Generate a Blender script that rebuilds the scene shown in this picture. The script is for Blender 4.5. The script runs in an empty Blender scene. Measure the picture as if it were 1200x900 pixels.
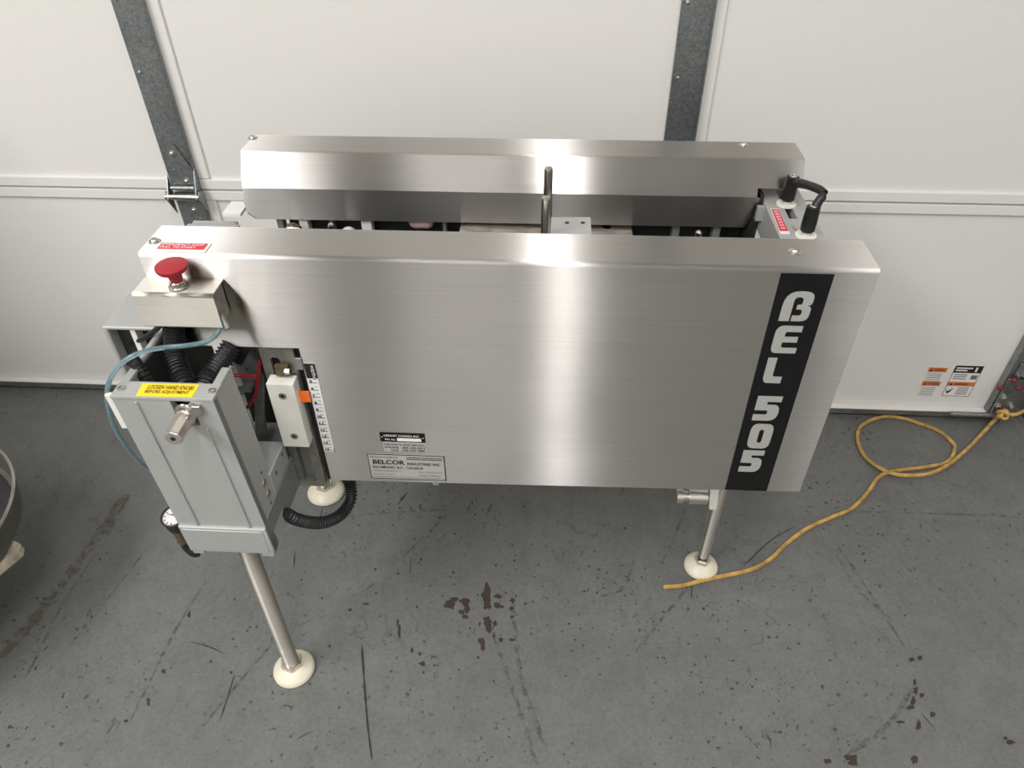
import bpy, bmesh, math, random
from mathutils import Vector, Matrix
random.seed(7)
S = bpy.context.scene
COL = S.collection

# ------------------------------------------------------------------ camera
FPX = 855.164
PITCH, YAW, ROLL = math.radians(40.1546), math.radians(3.7001), math.radians(-0.5916)
CAM = Vector((0, 0, 1.40))
def camera_axes():
    cp, sp = math.cos(PITCH), math.sin(PITCH)
    m = Matrix.Rotation(YAW, 3, 'Z')
    r, f, u = m @ Vector((1, 0, 0)), m @ Vector((0, cp, -sp)), m @ Vector((0, sp, cp))
    cr, sr = math.cos(ROLL), math.sin(ROLL)
    return cr*r + sr*u, -sr*r + cr*u, f
AR, AU, AF = camera_axes()
cd = bpy.data.cameras.new('camera')
cd.sensor_width = 36.0
cd.lens = FPX*36.0/1200.0
cd.clip_start = 0.02
cam = bpy.data.objects.new('camera', cd)
COL.objects.link(cam)
rm = Matrix((AR, AU, -AF)).transposed().to_4x4()
rm.translation = CAM
cam.matrix_world = rm
S.camera = cam

# ------------------------------------------------------------------ world, lamps, exposure
w = bpy.data.worlds.new('world'); S.world = w; w.use_nodes = True
bg = w.node_tree.nodes['Background']
bg.inputs[0].default_value = (1.0, 0.99, 0.98, 1); bg.inputs[1].default_value = 0.10
def area(name, loc, sx, sy, power, rot=(0, 0, 0), col=(1.0, 0.985, 0.985)):
    l = bpy.data.lights.new(name, 'AREA'); l.shape = 'RECTANGLE'; l.size = sx; l.size_y = sy
    l.energy = power; l.color = col
    o = bpy.data.objects.new(name, l); COL.objects.link(o); o.location = loc; o.rotation_euler = rot
    return o
area('ceiling_or_fill_lamp', (-2.15, -1.30, 3.30), 0.85, 3.0, 130)
area('ceiling_or_fill_lamp', (0.02, -0.75, 3.30), 0.11, 2.4, 36)
area('ceiling_or_fill_lamp', (1.75, -0.75, 3.30), 0.30, 2.4, 27)
area('ceiling_or_fill_lamp', (-0.80, -3.3, 3.30), 0.9, 1.2, 30)  # added fill lamp, brightens the rear lip and front panel reflections
area('ceiling_or_fill_lamp', (1.25, -3.6, 3.30), 1.5, 0.6, 9)  # added fill lamp, lifts the right end of the rear lip
S.view_settings.view_transform = 'Standard'
S.view_settings.look = 'None'
S.view_settings.gamma = 1.0
S.view_settings.exposure = 0.19
S.view_settings.use_curve_mapping = False

# ------------------------------------------------------------------ helpers
def lin(c):
    out = []
    for v in c[:3]:
        v /= 255.0
        out.append(v/12.92 if v <= 0.04045 else ((v+0.055)/1.055)**2.4)
    return (*out, 1.0)
def at(px, py, x=None, y=None, z=None):
    """where the sight line through a photo pixel meets a given plane"""
    d = AF + AR*((px-600)/FPX) - AU*((py-450)/FPX)
    if z is not None: t = (z-CAM.z)/d.z
    elif y is not None: t = (y-CAM.y)/d.y
    else: t = (x-CAM.x)/d.x
    return CAM + d*t

def new_mat(name, col, rough=0.5, metal=0.0, spec=0.5):
    m = bpy.data.materials.new(name); m.use_nodes = True
    b = m.node_tree.nodes['Principled BSDF']
    b.inputs['Base Color'].default_value = lin(col)
    b.inputs['Roughness'].default_value = rough
    b.inputs['Metallic'].default_value = metal
    b.inputs['Specular IOR Level'].default_value = spec
    return m, m.node_tree.nodes, m.node_tree.links, b
def grain(name, col, rough=0.5, metal=0.0, amp=0.06, scale=60, bump=0.0, stretch=(1, 1, 1), detail=4, spec=0.5):
    m, N, L, b = new_mat(name, col, rough, metal, spec)
    tc = N.new('ShaderNodeTexCoord'); mp = N.new('ShaderNodeMapping'); mp.inputs['Scale'].default_value = stretch
    nz = N.new('ShaderNodeTexNoise'); nz.inputs['Scale'].default_value = scale; nz.inputs['Detail'].default_value = detail
    L.new(tc.outputs['Object'], mp.inputs[0]); L.new(mp.outputs[0], nz.inputs['Vector'])
    mr = N.new('ShaderNodeMapRange'); mr.inputs[1].default_value = 0.3; mr.inputs[2].default_value = 0.7
    mr.inputs[3].default_value = 1-amp; mr.inputs[4].default_value = 1+amp
    L.new(nz.outputs[0], mr.inputs[0])
    mx = N.new('ShaderNodeVectorMath'); mx.operation = 'SCALE'
    mx.inputs[0].default_value = lin(col)[:3]
    L.new(mr.outputs[0], mx.inputs['Scale']); L.new(mx.outputs[0], b.inputs['Base Color'])
    if bump:
        bp = N.new('ShaderNodeBump'); bp.inputs['Strength'].default_value = bump; bp.inputs['Distance'].default_value = 0.001
        L.new(nz.outputs[0], bp.inputs['Height']); L.new(bp.outputs[0], b.inputs['Normal'])
    return m
def brushed(name, col, ax=0.019, ay=0.48, stretch=(2, 220, 220), radial=False):
    """steel brushed along X: tight spread along the brush lines, wide spread across them"""
    m = bpy.data.materials.new(name); m.use_nodes = True
    N, L = m.node_tree.nodes, m.node_tree.links
    N.remove(N['Principled BSDF'])
    g = N.new('ShaderNodeBsdfAnisotropic'); g.distribution = 'MULTI_GGX'
    L.new(g.outputs[0], N['Material Output'].inputs[0])
    tc = N.new('ShaderNodeTexCoord'); mp = N.new('ShaderNodeMapping'); mp.inputs['Scale'].default_value = stretch
    nz = N.new('ShaderNodeTexNoise'); nz.inputs['Scale'].default_value = 3.0; nz.inputs['Detail'].default_value = 5
    L.new(tc.outputs['Object'], mp.inputs[0]); L.new(mp.outputs[0], nz.inputs['Vector'])
    n2 = N.new('ShaderNodeTexNoise'); n2.inputs['Scale'].default_value = 6.0; n2.inputs['Detail'].default_value = 4
    L.new(tc.outputs['Object'], n2.inputs['Vector'])
    mr = N.new('ShaderNodeMapRange'); mr.inputs[1].default_value = 0.3; mr.inputs[2].default_value = 0.7
    mr.inputs[3].default_value = 0.95; mr.inputs[4].default_value = 1.05
    L.new(nz.outputs[0], mr.inputs[0])
    sc = N.new('ShaderNodeVectorMath'); sc.operation = 'SCALE'; sc.inputs[0].default_value = lin(col)[:3]
    L.new(mr.outputs[0], sc.inputs['Scale']); L.new(sc.outputs[0], g.inputs['Color'])
    ro = math.sqrt(math.sqrt(ax*ay)); an = 1-math.sqrt(ax/ay)
    ad = N.new('ShaderNodeMapRange'); ad.inputs[1].default_value = 0.3; ad.inputs[2].default_value = 0.7
    ad.inputs[3].default_value = ro*0.93; ad.inputs[4].default_value = ro*1.08
    L.new(n2.outputs[0], ad.inputs[0]); L.new(ad.outputs[0], g.inputs['Roughness'])
    g.inputs['Anisotropy'].default_value = an
    if radial:
        cx = N.new('ShaderNodeTangent'); cx.direction_type = 'RADIAL'; cx.axis = 'Z'
    else:
        cx = N.new('ShaderNodeCombineXYZ')
        for i, t in enumerate((1.0, 0.01, 0.012)): cx.inputs[i].default_value = t
    L.new(cx.outputs[0], g.inputs['Tangent'])
    return m
def galvanised(name, col):
    m, N, L, b = new_mat(name, col, 0.42, 0.9)
    tc = N.new('ShaderNodeTexCoord')
    vo = N.new('ShaderNodeTexVoronoi'); vo.inputs['Scale'].default_value = 260
    nz = N.new('ShaderNodeTexNoise'); nz.inputs['Scale'].default_value = 9; nz.inputs['Detail'].default_value = 4
    L.new(tc.outputs['Object'], vo.inputs['Vector']); L.new(tc.outputs['Object'], nz.inputs['Vector'])
    sp = N.new('ShaderNodeSeparateColor'); L.new(vo.outputs['Color'], sp.inputs[0])
    a = N.new('ShaderNodeMapRange'); a.inputs[3].default_value = 0.78; a.inputs[4].default_value = 1.2
    L.new(sp.outputs[0], a.inputs[0])
    c = N.new('ShaderNodeMapRange'); c.inputs[1].default_value = 0.3; c.inputs[2].default_value = 0.7
    c.inputs[3].default_value = 0.85; c.inputs[4].default_value = 1.12
    L.new(nz.outputs[0], c.inputs[0])
    mu = N.new('ShaderNodeMath'); mu.operation = 'MULTIPLY'; L.new(a.outputs[0], mu.inputs[0]); L.new(c.outputs[0], mu.inputs[1])
    sc = N.new('ShaderNodeVectorMath'); sc.operation = 'SCALE'; sc.inputs[0].default_value = lin(col)[:3]
    L.new(mu.outputs[0], sc.inputs['Scale']); L.new(sc.outputs[0], b.inputs['Base Color'])
    return m

class MB:
    """collects shapes into one bmesh"""
    def __init__(s): s.bm = bmesh.new()
    def box(s, a, b, bev=0.0, seg=2, rot=None, pivot=None):
        lo = Vector([min(a[i], b[i]) for i in range(3)]); hi = Vector([max(a[i], b[i]) for i in range(3)])
        t = bmesh.new()
        bmesh.ops.create_cube(t, size=1.0)
        for v in t.verts: v.co = Vector([(lo[i]+hi[i])/2 + v.co[i]*(hi[i]-lo[i]) for i in range(3)])
        if bev: bmesh.ops.bevel(t, geom=t.edges[:], offset=bev, segments=seg, affect='EDGES', profile=0.5)
        if rot is not None:
            p = Vector(pivot) if pivot is not None else (lo+hi)/2
            for v in t.verts: v.co = rot @ (v.co-p) + p
        s._merge(t); return s
    def _merge(s, t):
        me = bpy.data.meshes.new('tmp'); t.to_mesh(me); t.free(); s.bm.from_mesh(me); bpy.data.meshes.remove(me)
    def ring(s, c, ax, r, n, ref=None, ph=0.0):
        ax = Vector(ax).normalized()
        u = ax.orthogonal().normalized() if ref is None else (Vector(ref)-ax*Vector(ref).dot(ax)).normalized()
        v = ax.cross(u)
        return [s.bm.verts.new(Vector(c)+u*(r*math.cos(2*math.pi*i/n+ph))+v*(r*math.sin(2*math.pi*i/n+ph))) for i in range(n)]
    def skin(s, rings, cap=True):
        n = len(rings[0])
        for a, b in zip(rings, rings[1:]):
            for i in range(n): s.bm.faces.new((a[i], a[(i+1) % n], b[(i+1) % n], b[i]))
        if cap:
            s.bm.faces.new(rings[0][::-1]); s.bm.faces.new(rings[-1])
        return s
    def lathe(s, base, ax, prof, n=24, ref=None, cap=True):
        ax = Vector(ax).normalized(); ref = ref if ref is not None else ax.orthogonal()
        return s.skin([s.ring(Vector(base)+ax*h, ax, max(r, 1e-5), n, ref) for r, h in prof], cap)
    def cyl(s, p0, p1, r, r2=None, n=16, bev=0.0):
        p0, p1 = Vector(p0), Vector(p1); r2 = r if r2 is None else r2
        L = (p1-p0).length
        if bev: prof = [(r-bev, 0), (r, bev), (r2, L-bev), (r2-bev, L)]
        else: prof = [(r, 0), (r2, L)]
        return s.lathe(p0, p1-p0, prof, n)
    def tube(s, pts, r, n=10, cap=True):
        pts = [Vector(p) for p in pts]; rings = []; ref = None
        for i, p in enumerate(pts):
            d = (pts[min(i+1, len(pts)-1)]-pts[max(i-1, 0)]).normalized()
            if ref is None: ref = d.orthogonal()
            ref = (ref-d*ref.dot(d)).normalized()
            rr = r(i) if callable(r) else r
            rings.append(s.ring(p, d, rr, n, ref))
        return s.skin(rings, cap)
    def prism(s, pts, vec):
        """closed 3-D polygon swept along vec"""
        vec = Vector(vec)
        a = [s.bm.verts.new(Vector(p)) for p in pts]; b = [s.bm.verts.new(Vector(p)+vec) for p in pts]
        n = len(a); s.bm.faces.new(a[::-1]); s.bm.faces.new(b)
        for i in range(n): s.bm.faces.new((a[i], a[(i+1) % n], b[(i+1) % n], b[i]))
        return s
    def face(s, pts):
        s.bm.faces.new([s.bm.verts.new(Vector(p)) for p in pts]); return s
    def obj(s, name, mat, parent=None, label=None, smooth=True, angle=35, move=None):
        bmesh.ops.recalc_face_normals(s.bm, faces=s.bm.faces[:])
        if move is not None:
            for v in s.bm.verts: v.co = move(v.co)
        me = bpy.data.meshes.new(name); s.bm.to_mesh(me); s.bm.free()
        return link(name, me, mat, parent, label, smooth, angle)
def world_loc(o):
    p = Vector(o.location)
    while o.parent: o = o.parent; p += Vector(o.location)
    return p
def link(name, me, mat, parent=None, label=None, smooth=True, angle=35):
    me.materials.clear(); me.materials.append(mat)
    if smooth:
        for p in me.polygons: p.use_smooth = True
        me.set_sharp_from_angle(angle=math.radians(angle))
    o = bpy.data.objects.new(name, me); COL.objects.link(o)
    # origin at the middle of its own shape
    if len(me.vertices):
        c = sum((v.co for v in me.vertices), Vector())/len(me.vertices)
        me.transform(Matrix.Translation(-c))
        o.location = c
    if smooth:
        wn = o.modifiers.new('normals', 'WEIGHTED_NORMAL'); wn.keep_sharp = True; wn.weight = 100
    if parent:
        o.parent = parent; o.location = Vector(o.location)-world_loc(parent)
    if label: o['label'] = label
    return o
def thing(name, label, cat, loc, group=None):
    o = bpy.data.objects.new(name, None); COL.objects.link(o); o.location = loc; o.empty_display_size = 0.1
    o['label'] = label; o['category'] = cat
    if group: o['group'] = group
    return o
def tag(o, label, cat, group=None):
    o['label'] = label; o['category'] = cat
    if group: o['group'] = group
    return o
def struct(o): o['kind'] = 'structure'; return o
def solid(o, t, off=0.0):
    o.modifiers.clear()
    md = o.modifiers.new('sheet', 'SOLIDIFY'); md.thickness = t; md.offset = off
    me = o.data
    for p in me.polygons:
        p.use_smooth = min((me.vertices[a].co-me.vertices[b].co).length for a, b in p.edge_keys) < 0.0045
    return o
def smooth_path(pts, k=12):
    pts = [Vector(p) for p in pts]; P = [pts[0]*2-pts[1]]+pts+[pts[-1]*2-pts[-2]]; out = []
    for i in range(1, len(P)-2):
        for j in range(k):
            t = j/k; a, b, c, d = P[i-1], P[i], P[i+1], P[i+2]
            out.append(0.5*((2*b)+(c-a)*t+(2*a-5*b+4*c-d)*t*t+(3*b-a-3*c+d)*t**3))
    out.append(pts[-1]); return out
def resample(pts, step):
    out = [pts[0].copy()]; acc = 0.0
    for a, b in zip(pts, pts[1:]):
        L = (b-a).length
        if L < 1e-9: continue
        d = step-acc
        while d <= L:
            out.append(a+(b-a)*(d/L)); d += step
        acc = L-(d-step)
    return out
def curve_mesh(cu):
    o = bpy.data.objects.new('tmp', cu); COL.objects.link(o)
    dg = bpy.context.evaluated_depsgraph_get(); dg.update()
    me = bpy.data.meshes.new_from_object(o.evaluated_get(dg))
    bpy.data.objects.remove(o); bpy.data.curves.remove(cu)
    return me
def fit(me, o, xd, yd):
    """map the mesh's bounding box onto origin o with edge vectors xd, yd"""
    xs = [v.co.x for v in me.vertices]; ys = [v.co.y for v in me.vertices]
    x0, x1, y0, y1 = min(xs), max(xs), min(ys), max(ys)
    o, xd, yd = Vector(o), Vector(xd), Vector(yd)
    for v in me.vertices: v.co = o+xd*((v.co.x-x0)/max(x1-x0, 1e-6))+yd*((v.co.y-y0)/max(y1-y0, 1e-6))
def text(name, body, mat, parent, o, xd, yd, bold=0.0):
    cu = bpy.data.curves.new('t', 'FONT'); cu.body = body; cu.size = 1.0; cu.resolution_u = 3; cu.offset = bold; cu.space_line = 0.95
    me = curve_mesh(cu); fit(me, o, xd, yd)
    return link(name, me, mat, parent, smooth=False)
def rounded(pts, n=5):
    out = []; k = len(pts)
    for i, p in enumerate(pts):
        x, y = p[0], p[1]; r = p[2] if len(p) > 2 else 0
        if not r: out.append((x, y)); continue
        a = Vector((pts[i-1][0]-x, pts[i-1][1]-y)); b = Vector((pts[(i+1) % k][0]-x, pts[(i+1) % k][1]-y))
        ra, rb = min(r, a.length*0.5), min(r, b.length*0.5)
        A = Vector((x, y))+a.normalized()*ra; B = Vector((x, y))+b.normalized()*rb; C = Vector((x, y))
        for j in range(n+1):
            t = j/n; q = A*(1-t)**2+C*2*t*(1-t)+B*t*t; out.append((q.x, q.y))
    return out
def glyph(name, loops, mat, parent, o, xd, yd):
    cu = bpy.data.curves.new('g', 'CURVE'); cu.dimensions = '2D'; cu.fill_mode = 'BOTH'
    for l in loops:
        l = rounded(l); sp = cu.splines.new('POLY'); sp.points.add(len(l)-1); sp.use_cyclic_u = True
        for q, (x, y) in zip(sp.points, l): q.co = (x, y, 0, 1)
    me = curve_mesh(cu); fit(me, o, xd, yd)
    return link(name, me, mat, parent, smooth=False)

# ------------------------------------------------------------------ materials
STEEL = brushed('brushed_stainless', (194, 191, 186))
STEEL2 = brushed('brushed_stainless_box', (184, 180, 171), 0.05, 0.45)
BRIGHT = grain('bright_steel', (200, 196, 188), 0.25, 1.0, 0.08, 90)
ROD = grain('turned_steel', (226, 219, 209), 0.30, 1.0, 0.08, 30, 0.1, (1, 1, 14))
TURNED = brushed('lathe_turned_steel', (206, 200, 191), 0.06, 0.5, (20, 20, 120), True)
DARKST = grain('dull_steel', (150, 147, 138), 0.5, 0.7, 0.25, 45)
GREY = grain('grey_machine_paint', (168, 169, 166), 0.5, 0.2, 0.03, 120)
GREYD = grain('grey_machine_enamel', (134, 136, 133), 0.5, 0.3, 0.06, 60)
BLACK = grain('black_plastic', (24, 24, 25), 0.42, 0, 0.1, 80)
RUBBER = grain('black_corrugated_plastic', (34, 34, 35), 0.38, 0, 0.1, 60)
DARK = grain('dark_steel_or_shade', (44, 44, 44), 0.6, 0.2, 0.2, 40)  # dark steel; also stands in for shade in hollows
VINYL = grain('black_vinyl', (17, 17, 18), 0.45, 0, 0.1, 40, spec=0.3)
SILVER = grain('silver_lettering', (168, 168, 162), 0.5, 0.1, 0.05, 300)
WHITE = grain('white_plastic', (226, 224, 214), 0.45, 0, 0.03, 40)
IVORY = grain('ivory_nylon', (222, 215, 194), 0.4, 0, 0.06, 40)
RED = grain('red_plastic', (158, 34, 44), 0.45, 0, 0.05, 60)
RIVR = grain('dull_red_rivet_paint', (128, 36, 46), 0.5, 0, 0.1, 60)
REDW = grain('red_wire_insulation', (170, 22, 34), 0.4, 0, 0.05, 60)
REDL = grain('red_label_ink', (206, 46, 62), 0.5, 0, 0.05, 90)
YEL = grain('yellow_label', (245, 212, 26), 0.5, 0, 0.03, 60)
YELINK = grain('faded_brown_ink', (112, 90, 20), 0.6, 0, 0.05, 60)
PAPER = grain('white_label', (226, 224, 220), 0.55, 0, 0.03, 60)
FOIL = grain('silver_foil_label', (190, 188, 182), 0.45, 0.35, 0.05, 200)
INK = grain('black_ink', (26, 26, 28), 0.55, 0, 0.05, 60)
GREYINK = grain('grey_ink', (110, 110, 112), 0.55, 0, 0.05, 60)
ORANGE = grain('orange_tape', (246, 116, 34), 0.5, 0, 0.05, 60)
ORINK = grain('orange_label_ink', (206, 118, 62), 0.55, 0, 0.05, 60)
BRASS = grain('aged_brass', (112, 96, 76), 0.5, 0.6, 0.15, 60)
PINK = grain('pink_rubber_roller', (206, 172, 168), 0.5, 0, 0.2, 40)
DIRTY = grain('scuffed_white_plate', (158, 148, 140), 0.6, 0.0, 0.35, 40, stretch=(1, 3, 3))
DOORW = grain('white_door_skin', (222, 220, 215), 0.42, 0, 0.012, 30, 0.05, (30, 30, 3))
DOORRAIL = grain('white_door_rail', (223, 221, 216), 0.4, 0, 0.015, 30)
JOINT = grain('shadowed_joint_seal', (112, 110, 107), 0.6, 0, 0.05, 30)
GALV = galvanised('galvanised_steel', (142, 146, 146))
GALVL = galvanised('galvanised_hinge_steel', (150, 154, 154))
ALU = grain('aluminium_retainer', (150, 150, 146), 0.4, 0.8, 0.15, 12, stretch=(4, 1, 1))
WALL = grain('painted_block_wall', (222, 221, 218), 0.8, 0, 0.05, 8)
CEIL = grain('ceiling_paint', (205, 203, 198), 0.9, 0, 0.05, 8)
TUBE, _n, _l, _b = new_mat('blue_air_tube', (176, 208, 216), 0.15)
_b.inputs['Transmission Weight'].default_value = 0.8; _b.inputs['IOR'].default_value = 1.3
_z = _n.new('ShaderNodeTexNoise'); _z.inputs['Scale'].default_value = 30
_r = _n.new('ShaderNodeMapRange'); _r.inputs[3].default_value = 0.1; _r.inputs[4].default_value = 0.25
_l.new(_z.outputs[0], _r.inputs[0]); _l.new(_r.outputs[0], _b.inputs['Roughness'])

def floor_material():
    m, N, L, b = new_mat('grey_painted_concrete', (134, 136, 134), 0.55)
    tc = N.new('ShaderNodeTexCoord')
    def noise(sc, det=5, rough=0.55, st=(1, 1, 1), rot=0.0):
        mp = N.new('ShaderNodeMapping'); mp.inputs['Scale'].default_value = st; mp.inputs['Rotation'].default_value = (0, 0, rot)
        z = N.new('ShaderNodeTexNoise'); z.inputs['Scale'].default_value = sc; z.inputs['Detail'].default_value = det; z.inputs['Roughness'].default_value = rough
        L.new(tc.outputs['Object'], mp.inputs[0]); L.new(mp.outputs[0], z.inputs['Vector']); return z.outputs[0]
    def ramp(src, a, c, lo, hi):
        r = N.new('ShaderNodeMapRange'); r.inputs[1].default_value = a; r.inputs[2].default_value = c
        r.inputs[3].default_value = lo; r.inputs[4].default_value = hi; L.new(src, r.inputs[0]); return r.outputs[0]
    def mul(a, c):
        k = N.new('ShaderNodeMath'); k.operation = 'MULTIPLY'; L.new(a, k.inputs[0]); L.new(c, k.inputs[1]); return k.outputs[0]
    base = ramp(noise(2.6, 6), 0.3, 0.7, 0.92, 1.07)
    mid = ramp(noise(16, 6, 0.65), 0.3, 0.7, 0.88, 1.08)
    fine = ramp(noise(150, 4, 0.7), 0.3, 0.7, 0.84, 1.14)
    smear = ramp(noise(9, 6, 0.7, (1, 0.22, 1), 0.5), 0.55, 0.78, 1.0, 0.80)
    g = mul(mul(base, mid), mul(fine, smear))
    sc = N.new('ShaderNodeVectorMath'); sc.operation = 'SCALE'; sc.inputs[0].default_value = lin((104, 105, 102))[:3]; L.new(g, sc.inputs['Scale'])
    # dark specks and nicks
    spk = ramp(noise(85, 2, 0.5), 0.665, 0.70, 0, 1)
    spk2 = ramp(noise(34, 4, 0.75, (1, 0.45, 1), -0.6), 0.66, 0.70, 0, 1)
    gate = ramp(noise(2.1, 3), 0.42, 0.6, 0.18, 0.95)
    mxx = N.new('ShaderNodeMath'); mxx.operation = 'MAXIMUM'; L.new(spk, mxx.inputs[0]); L.new(spk2, mxx.inputs[1])
    msk = mul(mxx.outputs[0], gate)
    mx = N.new('ShaderNodeMix'); mx.data_type = 'RGBA'
    L.new(msk, mx.inputs[0]); L.new(sc.outputs[0], mx.inputs[6]); mx.inputs[7].default_value = lin((44, 42, 39))
    # faint hairline scuffs
    vo = N.new('ShaderNodeTexVoronoi'); vo.feature = 'DISTANCE_TO_EDGE'; vo.inputs['Scale'].default_value = 2.3
    wp = N.new('ShaderNodeVectorMath'); wp.operation = 'ADD'
    wn = N.new('ShaderNodeTexNoise'); wn.inputs['Scale'].default_value = 3.0; wn.inputs['Detail'].default_value = 3
    L.new(tc.outputs['Object'], wn.inputs['Vector']); L.new(tc.outputs['Object'], wp.inputs[0]); L.new(wn.outputs['Color'], wp.inputs[1])
    L.new(wp.outputs[0], vo.inputs['Vector'])
    hair = ramp(vo.outputs['Distance'], 0.0, 0.006, 1, 0)
    hg = mul(hair, ramp(noise(5, 4, 0.7), 0.48, 0.62, 0, 0.8))
    m2 = N.new('ShaderNodeMix'); m2.data_type = 'RGBA'
    L.new(hg, m2.inputs[0]); L.new(mx.outputs[2], m2.inputs[6]); m2.inputs[7].default_value = lin((68, 66, 63))
    L.new(m2.outputs[2], b.inputs['Base Color'])
    L.new(ramp(noise(5, 4), 0.3, 0.7, 0.42, 0.62), b.inputs['Roughness'])
    bp = N.new('ShaderNodeBump'); bp.inputs['Strength'].default_value = 0.12; bp.inputs['Distance'].default_value = 0.002
    L.new(mid, bp.inputs['Height']); L.new(bp.outputs[0], b.inputs['Normal'])
    return m
FLOOR = floor_material()
CHIP = grain('bare_brown_floor_under_paint', (58, 46, 40), 0.8, 0, 0.2, 120)
SCRATCH = grain('dark_scuff', (48, 46, 44), 0.8, 0, 0.3, 60)
def worn_mat(name, col, lo, hi, sc):
    m, N, L, b = new_mat(name, col, 0.75)
    tc = N.new('ShaderNodeTexCoord'); z = N.new('ShaderNodeTexNoise'); z.inputs['Scale'].default_value = sc; z.inputs['Detail'].default_value = 6; z.inputs['Roughness'].default_value = 0.7
    L.new(tc.outputs['Object'], z.inputs['Vector'])
    r = N.new('ShaderNodeMapRange'); r.inputs[1].default_value = lo; r.inputs[2].default_value = hi; L.new(z.outputs[0], r.inputs[0])
    L.new(r.outputs[0], b.inputs['Alpha']); return m
RESIDUE = worn_mat('brown_tape_residue', (98, 90, 76), 0.42, 0.70, 42)
FAINT = worn_mat('faint_scuff', (62, 60, 57), 0.44, 0.85, 60)

# ------------------------------------------------------------------ the room
DY = 1.573                      # plane of the closed sectional door
struct(MB().box((-4.2, -4.2, -0.1), (3.6, 2.0, 0.0)).obj('floor', FLOOR, smooth=False))
FLOOR_O = bpy.data.objects['floor']
struct(MB().box((-4.2, -4.2, 3.5), (3.6, 2.0, 3.6)).obj('ceiling', CEIL, smooth=False))
struct(MB().box((-4.3, -4.2, 0), (-4.2, 2.0, 3.5)).obj('wall_left', WALL, smooth=False))
struct(MB().box((3.6, -4.2, 0), (3.7, 2.0, 3.5)).obj('wall_right', WALL, smooth=False))
struct(MB().box((-4.2, -4.3, 0), (3.6, -4.2, 3.5)).obj('wall_back', WALL, smooth=False))
struct(MB().box((-2.4, 0.10, 0), (-1.66, 1.40, 1.60), 0.01, 1).obj('shade_blocker_1', WALL))  # unseen block added to cast shade on the lower left of door and floor
DX0, DX1, DZ1 = -2.55, 1.27, 2.56
wf = MB().box((-4.2, 1.62, 0), (DX0-0.02, 1.75, 3.5)).box((DX1+0.02, 1.62, 0), (3.6, 1.75, 3.5)).box((DX0-0.02, 1.62, DZ1+0.02), (DX1+0.02, 1.75, 3.5))
struct(wf.obj('wall_front', WALL, smooth=False))

door = bpy.data.objects.new('door_1', None); COL.objects.link(door); door.location = (-0.6, DY, 0); struct(door)
SECS = [(0.03, 0.644), (0.644, 1.284), (1.284, 1.924), (1.924, 2.56)]
STILES = [(-2.03, -1.962), (-0.897, -0.829), (0.233, 0.300), (1.205, 1.27)]
RAIL = 0.026
for k, (z0, z1) in enumerate(SECS):
    MB().box((DX0, DY+0.002, z0+0.0015), (DX1, DY+0.04, z1-0.0015)).obj('door_panel', DOORW, door, smooth=False)
    for a, b in ((z0+(0.002 if k else 0.0), z0+RAIL), (z1-RAIL, z1-0.0025)):
        if k == 0 and a < 0.1: continue
        MB().box((DX0, DY-0.0055, a), (DX1, DY+0.003, b), 0.002, 2).obj('rail', DOORRAIL, door)
    for j, (a, b) in enumerate(STILES[:3]):
        # white stile skin with a galvanised post over it
        MB().box((a-0.004, DY-0.004, z0+RAIL+0.001), (b+0.024, DY+0.003, z1-RAIL-0.001), 0.0015, 1).obj('stile_skin', DOORRAIL, door)
        st = MB()
        st.box((a, DY-0.014, z0+0.004), (b, DY-0.0065, z1-0.004), 0.002, 2)
        st.box((b-0.005, DY-0.019, z0+0.004), (b, DY-0.010, z1-0.004), 0.0015, 1)
        so = st.obj('centre_stile', GALV, door, 'speckled galvanised steel post')
        for zz in (z0+0.27, z0+0.41):
            MB().lathe((a+0.012, DY-0.014, zz), (0, -1, 0), [(0.0045, 0), (0.004, 0.002), (0.0015, 0.003)], 10).obj('screw', BRIGHT, so)
    a, b = STILES[3]
    MB().box((a, DY-0.022, z0+0.004), (b+0.0, DY+0.003, z1-0.004), 0.003, 2).obj('end_stile', GALV, door, 'wide galvanised end post')
# bottom retainer and the dark rubber seal
MB().box((DX0, DY-0.010, 0.008), (DX1, DY+0.03, 0.030), 0.003, 2).obj('bottom_retainer', ALU, door, 'aluminium strip along the door foot')
MB().box((DX0, DY-0.016, 0.030), (DX1-0.03, DY+0.002, 0.037), 0.002, 1).obj('bottom_lip', DOORRAIL, door)
MB().box((DX0, DY-0.004, 0.0005), (DX1, DY+0.03, 0.009), 0.002, 1).obj('floor_seal', BLACK, door, 'black rubber seal under the door')

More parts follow.
